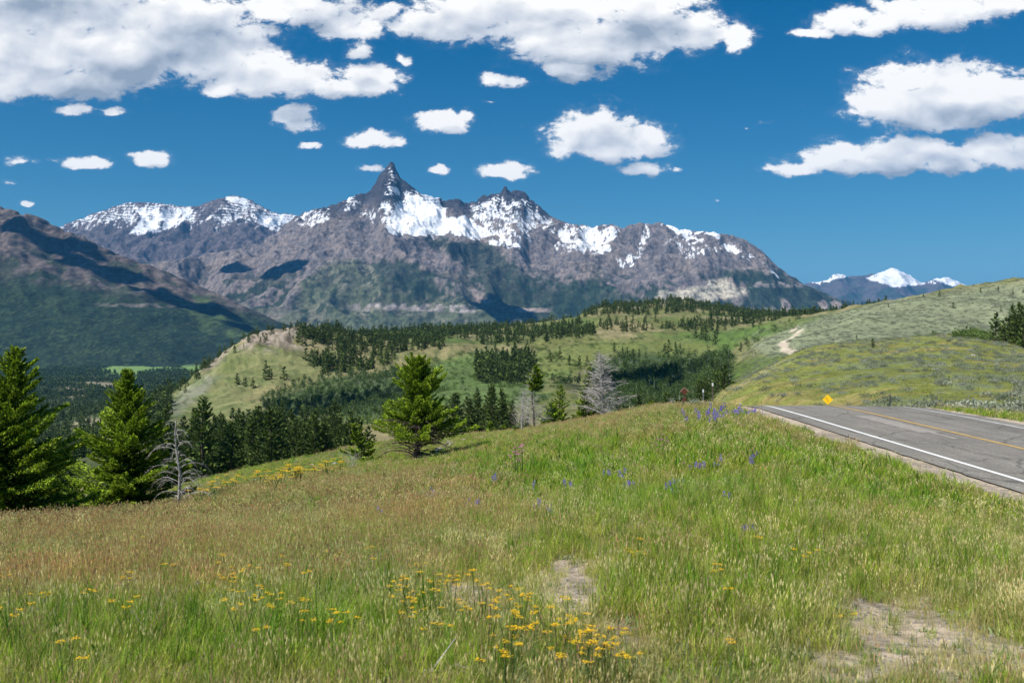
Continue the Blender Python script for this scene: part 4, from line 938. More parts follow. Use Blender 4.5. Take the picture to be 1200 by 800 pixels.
def meadow():
    rg=np.random.default_rng(3); Yg=np.geomspace(2.8,125,4000); dens=lambda Y: 190*(8/np.maximum(Y,7))**1.22
    wgt=dens(Yg)*Yg*np.gradient(Yg); cum=np.cumsum(wgt); n=int(cum[-1]*1400/F); Yv=np.interp(rg.random(n)*cum[-1],cum,Yg); p=rg.uniform(-90,1310,n)
    x=(p-CX)/F*Yv; z=hz(x,Yv); py=H-F*z/Yv
    th=np.arctan2(x,Yv); r=np.hypot(x,Yv); i=np.clip(np.searchsorted(TH,th),0,NC-1); j=np.clip(np.searchsorted(RR,r),0,NR-1)
    rd=ROADD[j,i]; dt=dirt[j,i]
    b0=fbm(x/.8,Yv/.8,3,801)
    keep=(rd>4.5+.45*b0+rg.random(n)*.4)&(rg.random(n)>dt*(.62+.7*b0)+.12*(b0<-.15))&((p<905)|(Yv<47))
    keep&=~((Yv>52)&(p<445)&(p>150)&(py>528)&(py<592)&(rg.random(n)<.55))
    # thin out beyond the crest where nothing is seen
    keep&=seen(x,Yv,z+.6)|(Yv<12)
    x,Yv,z,py,p,dt,rd=[a[keep] for a in (x,Yv,z,py,p,dt,rd)]; n=len(x)
    nz=fbm(x/2.6,Yv/2.6,4,811); nz2=fbm(x/9,Yv/9,3,812); nz3=fbm(x/.9,Yv/.9,2,813)
    def el(cx,cy,rx,ry): return np.exp(-(((p-cx)/rx)**2+((py-cy)/ry)**2))
    brown=-.12+.65*el(130,640,330,55)+.5*el(330,610,200,40)+.8*el(500,600,90,32)+.75*el(700,492,190,18)+.7*el(840,470,80,12)+.5*el(420,560,160,20)+.35*el(480,680,120,40)+.25*el(250,690,300,40)+.3*el(560,525,160,20)
    lush=.9*el(800,560,260,55)+.7*el(660,545,130,30)+.9*el(900,640,170,70)+.6*el(150,765,260,45)+.9*el(780,690,120,60)+.5*el(460,770,200,35)+.7*el(1080,650,120,45)+.5*el(480,505,80,10)+1.3*el(340,553,110,16)*(Yv>52)
    dryz=.5*el(1100,740,180,60)+.6*el(640,700,160,35)+.45*el(1130,640,120,40)+.3*el(1000,620,60,30)+.25
    brown=brown+nz*.7+nz2*.25; lush=lush+nz2*.6-nz*.3+.22; dryz=dryz+nz3*.5+dt*.8
    u=rg.random(n); pb=np.clip(brown,0.03,1.3); pl=np.clip(lush,.05,1.2); pd=np.clip(dryz,.04,1)
    tot=pb+pl+pd+.14; u=u*tot; v=rg.random(n)
    idx=np.full(n,6)
    idx=np.where(u<pb,np.where(v<.55,4,np.where(v<.75,5,3)),idx)
    q=(u>=pb)&(u<pb+pl); idx=np.where(q,np.where(v<.42,0,np.where(v<.78,1,np.where(v<.86,7,2))),idx)
    q=(u>=pb+pl)&(u<pb+pl+pd); idx=np.where(q,np.where(v<.35,2,np.where(v<.72,3,5)),idx)
    far=Yv>17; idx=idx+NP*far
    s=rg.uniform(.5,.98,n)*(1+np.clip((Yv-15)/90,0,.7))*(1-.45*dt)*np.where(Yv<6,.8,1)
    tint=np.stack([1.09+.18*nz,1.10+.12*nz2,.80+0*nz],1)*rg.uniform(.75,1.25,(n,1))*1.05
    instancer('meadow_grass',np.stack([x,Yv,z],1),np.stack([s*1.1,s*1.1,s*rg.uniform(.7,1.05,n)*(1-.42*sst(15,60,Yv))],1),rg.uniform(0,6.28,n),idx,P_,tint=tint,tilt=rg.normal(size=(n,2))*.12,label='wild meadow grass with brown seed heads',kind='stuff')
    print('GRASS',n)
meadow()
# sage and grass on the near right hill and beyond the road
def sagep(seed,col):
    rg=np.random.default_rng(seed); n=110; p=rg.normal(size=(n,3))*np.array([.26,.26,.10])+[0,0,.22]; p[:,2]=np.abs(p[:,2])
    v,f=rhombs(p,rg.normal(size=(n,3))+[0,0,.7],rg.uniform(.10,.2,n),rg.uniform(.05,.1,n),rg); return np_mesh('sagebrush',v,f,[gm],np.repeat(np.array(col)*rg.uniform(.7,1.3,(n,1)),4,axis=0))
sg=[sagep(1,(.27,.30,.21)),sagep(2,(.22,.25,.16)),sagep(3,(.34,.36,.27))]
def hill():
    rg=np.random.default_rng(8); x,Yv,p=world_candidates(810,1320,46,330,1.35,rg); z=hz(x,Yv)
    th=np.arctan2(x,Yv); r=np.hypot(x,Yv); i=np.clip(np.searchsorted(TH,th),0,NC-1); j=np.clip(np.searchsorted(RR,r),0,NR-1)
    a=fbm(x/14,Yv/10,4,821); b=fbm(x/3.5,Yv/3,3,822)
    keep=(ROADD[j,i]>5)&seen(x,Yv,z+.8); sage=(a+b*.8+(p-1000)/900.)>.12
    x,Yv,z,p,sage,a,b=[q[keep] for q in (x,Yv,z,p,sage,a,b)]; n=len(x)
    gsel=~sage&(rg.random(n)<.9); ssel=sage&(rg.random(n)<.55)&(b>-.12)
    k=ssel; s=rg.uniform(.6,1.5,k.sum())
    instancer('sagebrush_cover',np.stack([x[k],Yv[k],z[k]],1),np.stack([s*1.1,s*1.1,s],1),rg.uniform(0,6.28,k.sum()),rg.integers(0,3,k.sum()),sg,tint=np.ones((k.sum(),3))*rg.uniform(.8,1.2,(k.sum(),1)),label='grey green sagebrush covering the hill beyond the road',kind='stuff')
    k=gsel; s=rg.uniform(1.2,2.6,k.sum())
    instancer('hill_grass',np.stack([x[k],Yv[k],z[k]],1),np.stack([s*1.5,s*1.5,s*.5],1),rg.uniform(0,6.28,k.sum()),NP+np.where(a[k]>.2,3,np.where(rg.random(k.sum())<.6,1,2)),P_,tint=np.ones((k.sum(),3))*rg.uniform(.8,1.15,(k.sum(),1)),label='olive bunch grass on the hill beyond the road',kind='stuff')
    # tiny shrubs over the far sage hill
    x,Yv,p=world_candidates(870,1300,385,860,3.0,rg); z=hz(x,Yv); b=fbm(x/6,Yv/8,4,823); TWi=tw[np.clip(np.searchsorted(RR,np.hypot(x,Yv)),0,NR-1),np.clip(np.searchsorted(TH[:len(pxs)],np.arctan2(x,Yv)),0,NC-1)]; k=seen(x,Yv,z+.8)&(b>-.3+.5*rg.random(len(x)))&(TWi<.2)
    s=rg.uniform(.8,2.1,k.sum())
    instancer('sage_cover',np.stack([x[k],Yv[k],z[k]],1),np.stack([s*1.5,s*1.5,s*.7],1),rg.uniform(0,6.28,k.sum()),rg.integers(0,3,k.sum()),sg,tint=np.ones((k.sum(),3))*rg.uniform(.75,1.1,(k.sum(),1)),label='grey green sage covering the far hill',kind='stuff')
hill()
# ---- flowers
stem_m=simple_mat('flower_stem',(.10,.16,.04),.7,.2); yel_m=simple_mat('yellow_petals',(.78,.50,.02),.6,.2,trans=.25); pur_m=simple_mat('violet_blossom',(.24,.17,.62),.6,.2,trans=.2); lem_m=simple_mat('pale_yellow_petals',(.72,.70,.22),.6,.2,trans=.2); pink_m=simple_mat('pink_petals',(.62,.20,.42),.6,.2,trans=.2); wht_m=simple_mat('cream_petals',(.66,.62,.48),.6,.2)
def flower_geo(seed,kind):
    rg=np.random.default_rng(seed); st=[];bv=[];bf=[];off=0
    nh={'y':rg.integers(1,5),'l':rg.integers(2,4),'p':4,'w':3,'v':rg.integers(1,3)}[kind]
    for i in range(nh):
        a=rg.uniform(0,6.28); h=rg.uniform(.20,.36) if kind!='v' else rg.uniform(.28,.45); r=rg.uniform(.01,.11); tp=np.array([r*math.cos(a)*1.2,r*math.sin(a)*1.2,h])
        st.append((np.array([[0,0,-.02],tp*.5+[0,0,.03],tp]),np.array([.004,.003,.002])))
        if kind=='v':
            for q in range(30):
                u=rg.random(); an=rg.uniform(0,6.28); rr_=.022*(1-.7*u); c=tp+np.array([rr_*math.cos(an),rr_*math.sin(an),-.02+.15*u]); d=np.array([math.cos(an),math.sin(an),.5])
                v,f=rhombs(c[None],d[None],[.034],[.024],rg); bv.append(v);bf.append(f+off);off+=4
        else:
            for q in range(16):
                c=tp+rg.normal(size=3)*np.array([.011,.011,.003]); an=rg.uniform(0,6.28)
                v=np.array([[0,0,0],[.011,-.005,.003],[.020,0,.004],[.011,.005,.003]]); R_=np.array([[math.cos(an),-math.sin(an),0],[math.sin(an),math.cos(an),0],[0,0,1]]); bv.append(c+v@R_.T);bf.append(np.array([[0,1,2,3]])+off);off+=4
    tv,tf=tubes(st,3); return np_mesh('stem',tv,tf,[stem_m]),(np.concatenate(bv),np.concatenate(bf))
FM={'y':yel_m,'v':pur_m,'l':lem_m,'p':pink_m,'w':wht_m}
fl={k:[(lambda g:(g[0],np_mesh('blossom',g[1][0],g[1][1],[FM[k]])))(flower_geo(500+s+ord(k),k)) for s in range(4)] for k in 'yvlpw'}
def flower(kind,x,y,label,group,sc=1.):
    s,b=fl[kind][rng.integers(4)]; nm={'y':'yellow_wildflower','v':'lupine_flower','l':'pale_wildflower','p':'pink_wildflower','w':'cream_wildflower'}[kind]
    e=bpy.data.objects.new(nm,None); MAIN.objects.link(e); e.location=(x,y,float(hz(x,y))); e.scale=(sc,)*3 if sc<2.8 else (sc,sc,sc*.42); e.rotation_euler=(0,0,rng.uniform(0,6.28)); e['label']=label; e['category']='flower'; e['group']=group; e.empty_display_size=.1
    for n,m in (('stem',s),('blossom',b)):
        o=bpy.data.objects.new(n,m); MAIN.objects.link(o); o.parent=e
def bunch(kind,cx,cy,rx,ry,n,label,group,sc=1.):
    if kind=='y' and sc<2: n=max(1,int(n*.95)); rx*=1.5; ry*=1.5
    for _ in range(n):
        px,py=cx+rng.normal()*rx,cy+rng.normal()*ry
        if py>796: continue
        Y0=gxy(px,py)[1]
        if kind=='y' and sc<2: sc=.85
        s_=sc if kind!='v' else max(.45,min(sc,15*Y0/F/.4))
        x,y=gxy(px,py+F*.25*s_/Y0*.8); flower(kind,x,y,label,group,s_*rng.uniform(.75,1.1))
Y1='yellow wildflower in the foreground meadow'
for a in [(478,708,9,10,9),(510,720,14,8,8),(545,690,12,8,4),(575,735,10,6,4),(612,728,10,5,6),(655,765,18,12,12),(700,768,20,12,10),(735,780,18,10,6),(600,755,22,12,5)]: bunch('y',*a,Y1+', one of the clusters around the bare dirt patch','yellow flowers around the dirt patch',.95)
for a in [(270,682,14,10,8),(305,708,14,8,6),(285,692,12,6,3),(95,712,8,4,3),(48,711,6,4,2),(155,692,14,4,3),(170,688,6,3,2),(345,712,14,6,4),(380,735,14,4,5),(320,735,20,5,3),(15,685,6,3,2),(230,640,60,6,3),(95,795,2,2,1)]: bunch('y',*a,Y1+' left of the bare dirt patch','yellow flowers in the left meadow',.95)
for a in [(855,700,10,8,4),(900,700,20,12,3),(975,745,10,8,2),(725,630,40,12,3),(755,650,6,3,1),(420,655,14,10,3),(640,608,3,3,1)]: bunch('y',*a,Y1+' right of or above the bare dirt patch','yellow flowers in the right meadow',.9)
for (a,b,n) in [(268,561,4),(305,549,4),(298,554,5),(318,558,6),(335,545,5),(346,549,6),(352,551,5),(385,543,6),(398,537,3),(280,557,2),(248,568,2),(370,542,3),(330,555,4),(240,575,2)]:
    bunch('y',a,b,4,1.2,n,'bright yellow flower clump on the rocky green bench behind the crest','yellow flowers on the rocky bench',4.6)
for a in [(558,596,4),(503,586,2),(445,606,1),(444,595,1),(640,604,3),(622,583,1),(668,575,2),(736,570,3),(782,572,4),(800,568,1),(815,553,2),(826,550,2),(840,548,2),(884,545,3),(878,627,2),(850,590,1),(228,697,1),(630,595,2),(586,567,2),(712,561,2),(1130-400,563,2)]: bunch('v',a[0],a[1],3,2,a[2],'violet lupine spike standing in the green meadow grass','lupines in the meadow',1.1)
bunch('y',300,745,200,34,16,Y1+' left of the bare dirt patch','yellow flowers in the left meadow',.95)
bunch('y',660,765,120,20,10,Y1+', one of the clusters around the bare dirt patch','yellow flowers around the dirt patch',.95)
bunch('v',875,486,13,1.2,14,'violet lupine in the dense patch near the meadow crest by the road','lupines on the crest',.85)
bunch('v',835,492,22,4,16,'violet lupine loosely scattered near the meadow crest','lupines scattered near the crest',1.3)
bunch('l',855,478,16,2,16,'pale lemon flower on the meadow crest by the road','pale flowers on the crest',1.7)
bunch('l',1008,540,7,2.5,5,'pale lemon flower at the grassy road edge','pale flowers at the road edge',1.3)
bunch('p',605,544,4,2,4,'pink wildflower in the grass right of the half dead fir','pink flowers',2.2); bunch('p',780,524,6,2,3,'small pink wildflower below the brown marker','pink flowers below the marker',1.6)
# ================================================================ ROCKS
rock_m=simple_mat('pale_lichen_rock',(.46,.42,.37),.9,.15,noise=.4,nscale=2.2,bump=.06)
def rock_mesh(seed,sx,sy,sz):
    import bmesh
    rg=np.random.default_rng(seed); bm=bmesh.new(); bmesh.ops.create_icosphere(bm,subdivisions=3,radius=1); co=np.array([v.co[:] for v in bm.verts]); f=np.array([[v.index for v in q.verts] for q in bm.faces]); bm.free()
    for _ in range(9):
        n=rg.normal(size=3);n/=np.linalg.norm(n);d=rg.uniform(.55,.85); h=co@n; co=co-np.outer(np.maximum(h-d,0)*.9,n)
    co*=1+.06*rg.normal(size=(len(co),1)); co=co*[sx,sy,sz]; return np_mesh('boulder',co,f,[rock_m])
def rock(px,py,s,label,flat=.45,Yo=None):
    x,y=gxy(px,py) if Yo is None else XY(px,Yo); w=s*y/F/2; me=rock_mesh(int(px*7+py),w,w*.8,w*flat); link('boulder',me,loc=(x,y,float(hz(x,y))+w*flat*.2),label=label,cat='rock',group='pale rocks on the slope',rz=px)
for px,py,s,lab in [(336,536,11,'pale grey boulder topmost on the rocky bench'),(296,544,13,'flat pale slab on the rocky bench left of the topmost boulder'),(279,549,11,'grey boulder on the rocky bench below the flat slab'),(313,541,7,'small grey rock between the slab and the topmost boulder'),(392,543,7,'small white rock at the right end of the yellow flowers'),(366,545,6,'small orange-pale rock among the right yellow flowers'),(306,556,6,'tiny pale rock among the yellow flowers'),(255,562,7,'small rock low on the rocky bench'),(251,549,6,'little grey rock at the left of the bench edge'),(299,563,8,'low tan stone at the foot of the yellow flowers'),
    (566,514,12,'flat white stone on the green slope right of the half dead fir'),(584,518,9,'second flat white stone beside the first on the green slope'),(688,496,9,'white boulder in the grass below the big pale dead tree'),(545,516,9,'small pale stone on the green slope'),(560,523,8,'low stone in the grass under the two flat white stones')]:
    rock(px,py,s,lab)
for px,Y,s,lab in [(951,120,9,'white boulder on the hill left of the yellow diamond sign'),(1140,190,6,'small white rock on the right hill'),(1112,200,5,'tiny white rock on the right hill crest'),(1168,165,5,'little pale rock on the hill above the road'),(977,112,4,'small white stone beside the yellow diamond sign')]: rock(px,0,s,lab,.5,Y)
def pebbles():
    rg=np.random.default_rng(21); pr=[]
    for s in range(3): m=rock_mesh(900+s,1,.8,.55).copy(); m.name='stone'; pr.append(m)
    Yv=rg.uniform(3.5,30,60000)**1.0; p=rg.uniform(-50,1260,60000); x=(p-CX)/F*Yv; i=np.clip(np.searchsorted(TH[:len(pxs)],np.arctan2(x,Yv)),0,NC-1); j=np.clip(np.searchsorted(RR,np.hypot(x,Yv)),0,NR-1)
    k=rg.random(60000)<dirt[j,i]*.9; x,Yv=x[k],Yv[k]
    ys=rg.uniform(14,48,5000); xo=15-4.15-rg.random(5000)**1.6*1.1; x=np.concatenate([x,xo]); Yv=np.concatenate([Yv,ys])
    n=len(x); s=.005+.026*rg.random(n)**3; instancer('gravel',np.stack([x,Yv,hz(x,Yv)],1),np.stack([s]*3,1),rg.uniform(0,6.28,n),rg.integers(0,3,n),pr,label='small stones on bare soil and along the road edge',kind='stuff')
pebbles()
# ================================================================ SIGNS AND POSTS
def boxv(x0,x1,y0,y1,z0,z1):
    v=np.array([(x,y,z) for z in (z0,z1) for y in (y0,y1) for x in (x0,x1)],float); f=np.array([(0,2,3,1),(4,5,7,6),(0,1,5,4),(2,6,7,3),(0,4,6,2),(1,3,7,5)]); return v,f
def part(name,parts,mat,parent,**k):
    v,fs,c=join([(a[0],a[1],(.1,.1,.1)) for a in parts]); return link(name,np_mesh(name,v,fs,[mat]),parent,**k)
def extr(poly,y0,y1):
    n=len(poly); v=np.array([(a,y0,b) for a,b in poly]+[(a,y1,b) for a,b in poly],float)
    import mathutils.geometry as G
    tri=np.array(G.tessellate_polygon([[Vector((a,0,b)) for a,b in poly]])); q=np.array([(i,(i+1)%n,(i+1)%n+n,i+n) for i in range(n)])
    return [(v,tri),(v,tri[:,::-1]+n),(v,q)]
from mathutils import Vector
galv=simple_mat('galvanised_steel',(.32,.32,.31),.5,.5,metal=.6); sy=simple_mat('yellow_sign_sheet',(.92,.55,.01),.45,.4,noise=.06,nscale=8); blk=simple_mat('black_sign_paint',(.02,.02,.02),.5,.4); brn=simple_mat('red_brown_sign_paint',(.16,.05,.03),.6,.3,noise=.2,nscale=6); wht=simple_mat('white_reflector',(.82,.82,.8),.4,.4); woodp=simple_mat('weathered_post_wood',(.17,.13,.10),.9,.1,noise=.4,nscale=8); steelg=simple_mat('dark_steel_post',(.07,.08,.07),.6,.3)
def emp(name,x,y,label,cat,group=None,rz=0):
    e=bpy.data.objects.new(name,None); MAIN.objects.link(e); e.location=(x,y,float(hz(x,y))); e.rotation_euler=(0,0,rz); e['label']=label; e['category']=cat
    if group: e['group']=group
    return e
X_,Y_=XY(970,104); e=emp('warning_sign',X_,Y_,'yellow diamond warning sign beyond the crest of the road','road sign',rz=-.4)
zc=(H-468)*104/F-float(hz(X_,Y_))
part('post',[boxv(-.04,.04,-.02,.02,-.3,zc-.1)],galv,e)
a=.54; part('sign_panel',extr([(0,zc-a),(a,zc),(0,zc+a),(-a,zc)],-.035,-.025),sy,e)
part('arrow_mark',extr([(-.03,zc-.24),(.05,zc-.24),(.05,zc-.02),(-.08,zc+.12),(-.02,zc+.18),(-.20,zc+.22),(-.17,zc+.03),(-.12,zc+.08),(-.03,zc-.04)],-.040,-.037),simple_mat('faded_sign_mark',(.55,.25,.01),.5,.3),e)
X_,Y_=XY(802,96); e=emp('route_marker',X_,Y_,'red brown cross-shaped marker panel above two small plates','sign'); g0=float(hz(X_,Y_)); zt=(H-459)*96/F-g0
part('post',[boxv(-.05,.05,.0,.07,-.3,zt+.2)],woodp,e)
part('sign_panel',extr([(-.10,zt-.36),(.10,zt-.36),(.13,zt-.13),(.36,zt),(.13,zt+.13),(.08,zt+.34),(-.08,zt+.34),(-.13,zt+.13),(-.36,zt),(-.13,zt-.13)],-.04,-.01),brn,e)
part('sign_border',extr([(-.03,zt+.43),(.12,zt+.38),(.45,zt+.03),(.45,zt-.03),(.30,zt+.06),(.10,zt+.33),(-.10,zt+.33),(-.30,zt+.06),(-.45,zt-.03),(-.45,zt+.03),(-.12,zt+.38)],-.05,-.043),simple_mat('faded_pink_edge',(.42,.24,.18),.7,.2),e)
for dz in (-.72,-1.02): part('plate',[boxv(-.2,.2,-.04,-.01,zt+dz-.12,zt+dz+.12)],brn,e)
for px,Y,top,lab in ((835,93,448.5,'taller dark delineator post with a white reflector left of the road bend'),(824,97,456,'shorter delineator post with a pale reflector near the brown marker')):
    X_,Y_=XY(px,Y); e=emp('delineator_post',X_,Y_,lab,'post','roadside delineators'); zt=(H-top)*Y/F-float(hz(X_,Y_))
    part('post',[boxv(-.045,.045,-.03,.03,-.3,zt-.02)],woodp if px==835 else galv,e); part('reflector',[boxv(-.07,.07,-.05,-.033,zt-.30,zt)],wht,e)
X_,Y_=XY(1043,74); e=emp('fence_post',X_,Y_,'thin dark steel post standing beyond the right road edge','post'); zt=(H-463)*74/F-float(hz(X_,Y_))
part('post',[boxv(-.04,.04,-.04,.04,-.3,zt)],steelg,e); part('post_cap',[boxv(-.055,.055,-.055,.055,zt+.003,zt+.09)],galv,e)
# ================================================================ UNSEEN CLOUDS ADDED TO SHADE THE LAND (overhead, above the frame)
cm_=simple_mat('shade_cloud_white',(.85,.86,.88),1.,.0)
def shade_cloud(P,hc,parts,seed,label):
    import bmesh
    base=np.array(P,float)+SUND*((hc-P[2])/SUND[2]); bm=bmesh.new(); bmesh.ops.create_icosphere(bm,subdivisions=4,radius=1); co=np.array([v.co[:] for v in bm.verts]); f=np.array([[v.index for v in q.verts] for q in bm.faces]); bm.free()
    L_=[]
    for dx,dy,rx,ry,rz_ in parts:
        n=fbm(co[:,0]*2.2+dx,co[:,1]*2.2+co[:,2]+dy,4,seed)*.45; v=co*(1+n[:,None])*[rx,ry,rz_*.35]; v[:,2]=np.maximum(v[:,2],-rz_*.08); L_.append((v+[dx,dy,0],f,(.8,.8,.8)))
    v,fs,c=join(L_); link('cloud',np_mesh('cloud',v,fs,[cm_],smooth=True),loc=tuple(base),label=label,cat='cloud',group='unseen shade clouds overhead')  # out-of-frame caster, offset sunward so its shadow lands on the target
SHADE=[((-112,615,-50),2600,[(0,0,50,48,70)],1),((88,620,-50),2650,[(0,0,42,95,70),(25,60,26,50,50)],2),
 
 ((-2350,5900,250),3300,[(-250,250,240,150,160),(0,0,230,130,180),(420,-250,260,120,160),(900,-450,300,110,150)],6),
 ((-2300,8900,300),4300,[(0,0,170,140,140)],7),((-1750,8500,250),4350,[(0,0,260,160,150)],8),((60,8000,-20),4300,[(0,0,230,210,200)],9),((-2950,5600,0),3400,[(0,0,260,180,150)],10)]
for q,(P,hc,pp,sd) in enumerate(SHADE): shade_cloud(P,hc,pp,sd,['unseen white cloud added to shade the knoll grove','unseen white cloud added to shade the white-trunked grove','broad unseen cloud added to shade the dark left mountain','unseen cloud added to shade the lower left slope of the horned mountain','small unseen cloud added to shade the green hump of the mountain','wide unseen cloud added to shade the mountain foot','small unseen cloud added to shade the valley forest'][q])
# ================================================================ CAMERA, SUN, SKY
cam=bpy.data.cameras.new('camera'); co=bpy.data.objects.new('camera',cam); MAIN.objects.link(co)
co.rotation_euler=(R(90),0,0); cam.lens=35; cam.sensor_width=36; cam.shift_y=-(400-H)/1200.; cam.clip_start=.1; cam.clip_end=90000
cam.dof.use_dof=True; cam.dof.focus_distance=60; cam.dof.aperture_fstop=6.3
scene.camera=co
sl=bpy.data.lights.new('sun','SUN'); sl.energy=4.8; sl.angle=R(.53); sl.color=(1,.955,.89)
so=bpy.data.objects.new('sun',sl); MAIN.objects.link(so)
from mathutils import Vector
so.rotation_euler=Vector(-SUND).to_track_quat('-Z','Y').to_euler()
elev=math.asin(SUND[2]); azim=math.atan2(SUND[0],SUND[1])
w_=bpy.data.worlds.new('World'); scene.world=w_; w_.use_nodes=True; nt=w_.node_tree; nt.nodes.clear(); L=nt.links.new
out=N(nt,'ShaderNodeOutputWorld'); bg=N(nt,'ShaderNodeBackground'); bg.inputs[1].default_value=.074
sky=N(nt,'ShaderNodeTexSky',sky_type='NISHITA',sun_disc=False,sun_elevation=elev,sun_rotation=azim,altitude=2300,air_density=1.0,dust_density=.9,ozone_density=3.0)
hs=N(nt,'ShaderNodeHueSaturation',ins={'Saturation':1.25,'Value':1.0}); L(sky.outputs[0],hs.inputs['Color'])
tint=N(nt,'ShaderNodeVectorMath',operation='MULTIPLY'); L(hs.outputs[0],tint.inputs[0])
gz=N(nt,'ShaderNodeTexCoord'); gs=N(nt,'ShaderNodeSeparateXYZ'); L(gz.outputs['Generated'],gs.inputs[0]); gm_=N(nt,'ShaderNodeMapRange',ins={1:.03,2:.30}); L(gs.outputs[2],gm_.inputs[0])
gx_=N(nt,'ShaderNodeMix',data_type='VECTOR'); L(gm_.outputs[0],gx_.inputs[0]); gx_.inputs[4].default_value=(.62,.80,.75); gx_.inputs[5].default_value=(.0,.70,.80); L(gx_.outputs[1],tint.inputs[1]); L(tint.outputs[0],bg.inputs[0])
CL=[(60,22,175,92,28,1),(150,60,160,62,50,1),(235,52,120,60,55,1),(330,92,105,30,30,1),(392,103,70,18,20,.9),(425,88,50,30,22,.8),(350,10,110,26,24,1),(420,60,40,22,22,.7),(90,128,48,14,12,.8),(130,128,35,12,14,.7),(265,108,40,20,14,.8),(0,95,120,40,30,1),(110,85,120,60,42,1),(30,60,120,80,50,1),(260,70,120,40,40,1),(300,95,80,30,26,1),(412,30,58,34,28,.95),(452,14,34,20,18,.8),(442,98,46,26,20,1),(470,75,20,24,16,.6),(60,100,60,30,22,1),(210,20,130,40,60,1),
(560,22,115,45,38,1),(690,50,135,50,44,1),(668,82,48,16,20,1),(800,38,85,42,32,1),(862,46,30,28,22,.9),(592,92,42,15,18,.75),(745,8,110,40,40,1),(500,28,60,40,30,.9),(620,10,160,40,40,1),
(343,138,32,24,20,1),(350,146,34,12,14,.9),(363,170,18,8,10,.8),(435,166,50,15,12,1),(520,146,44,22,17,1),(545,137,22,16,12,.7),(437,197,30,9,8,.75),(513,198,19,9,9,.85),(588,202,46,16,12,1),
(700,168,70,44,24,1.1),(760,160,40,22,22,.9),(715,172,84,24,22,1.1),(700,165,60,46,20,1.15),(755,200,46,14,12,.9),(792,200,20,9,7,.5),(100,192,42,13,10,.9),(178,188,36,15,10,1),(30,238,20,8,7,.75),(25,190,60,22,14,.42),(15,212,40,10,8,.35),(65,188,40,12,10,.45),
(1010,26,75,24,22,1),(1095,12,110,30,30,1),(955,40,42,12,10,.9),(1180,4,60,20,14,.9),(1095,122,110,56,38,1.2),(1160,115,90,45,40,1),(1015,125,40,34,28,.8),(1210,110,70,30,40,1),(985,192,70,34,19,1),(940,200,66,16,11,.85),(1075,180,110,28,30,1),(1180,178,90,30,26,1),(1050,192,160,14,18,1),
(893,144,24,12,10,.38),(880,150,14,7,5,.35),(840,238,16,6,6,.36),(575,120,24,8,8,.35),(120,270,12,5,4,.0)]
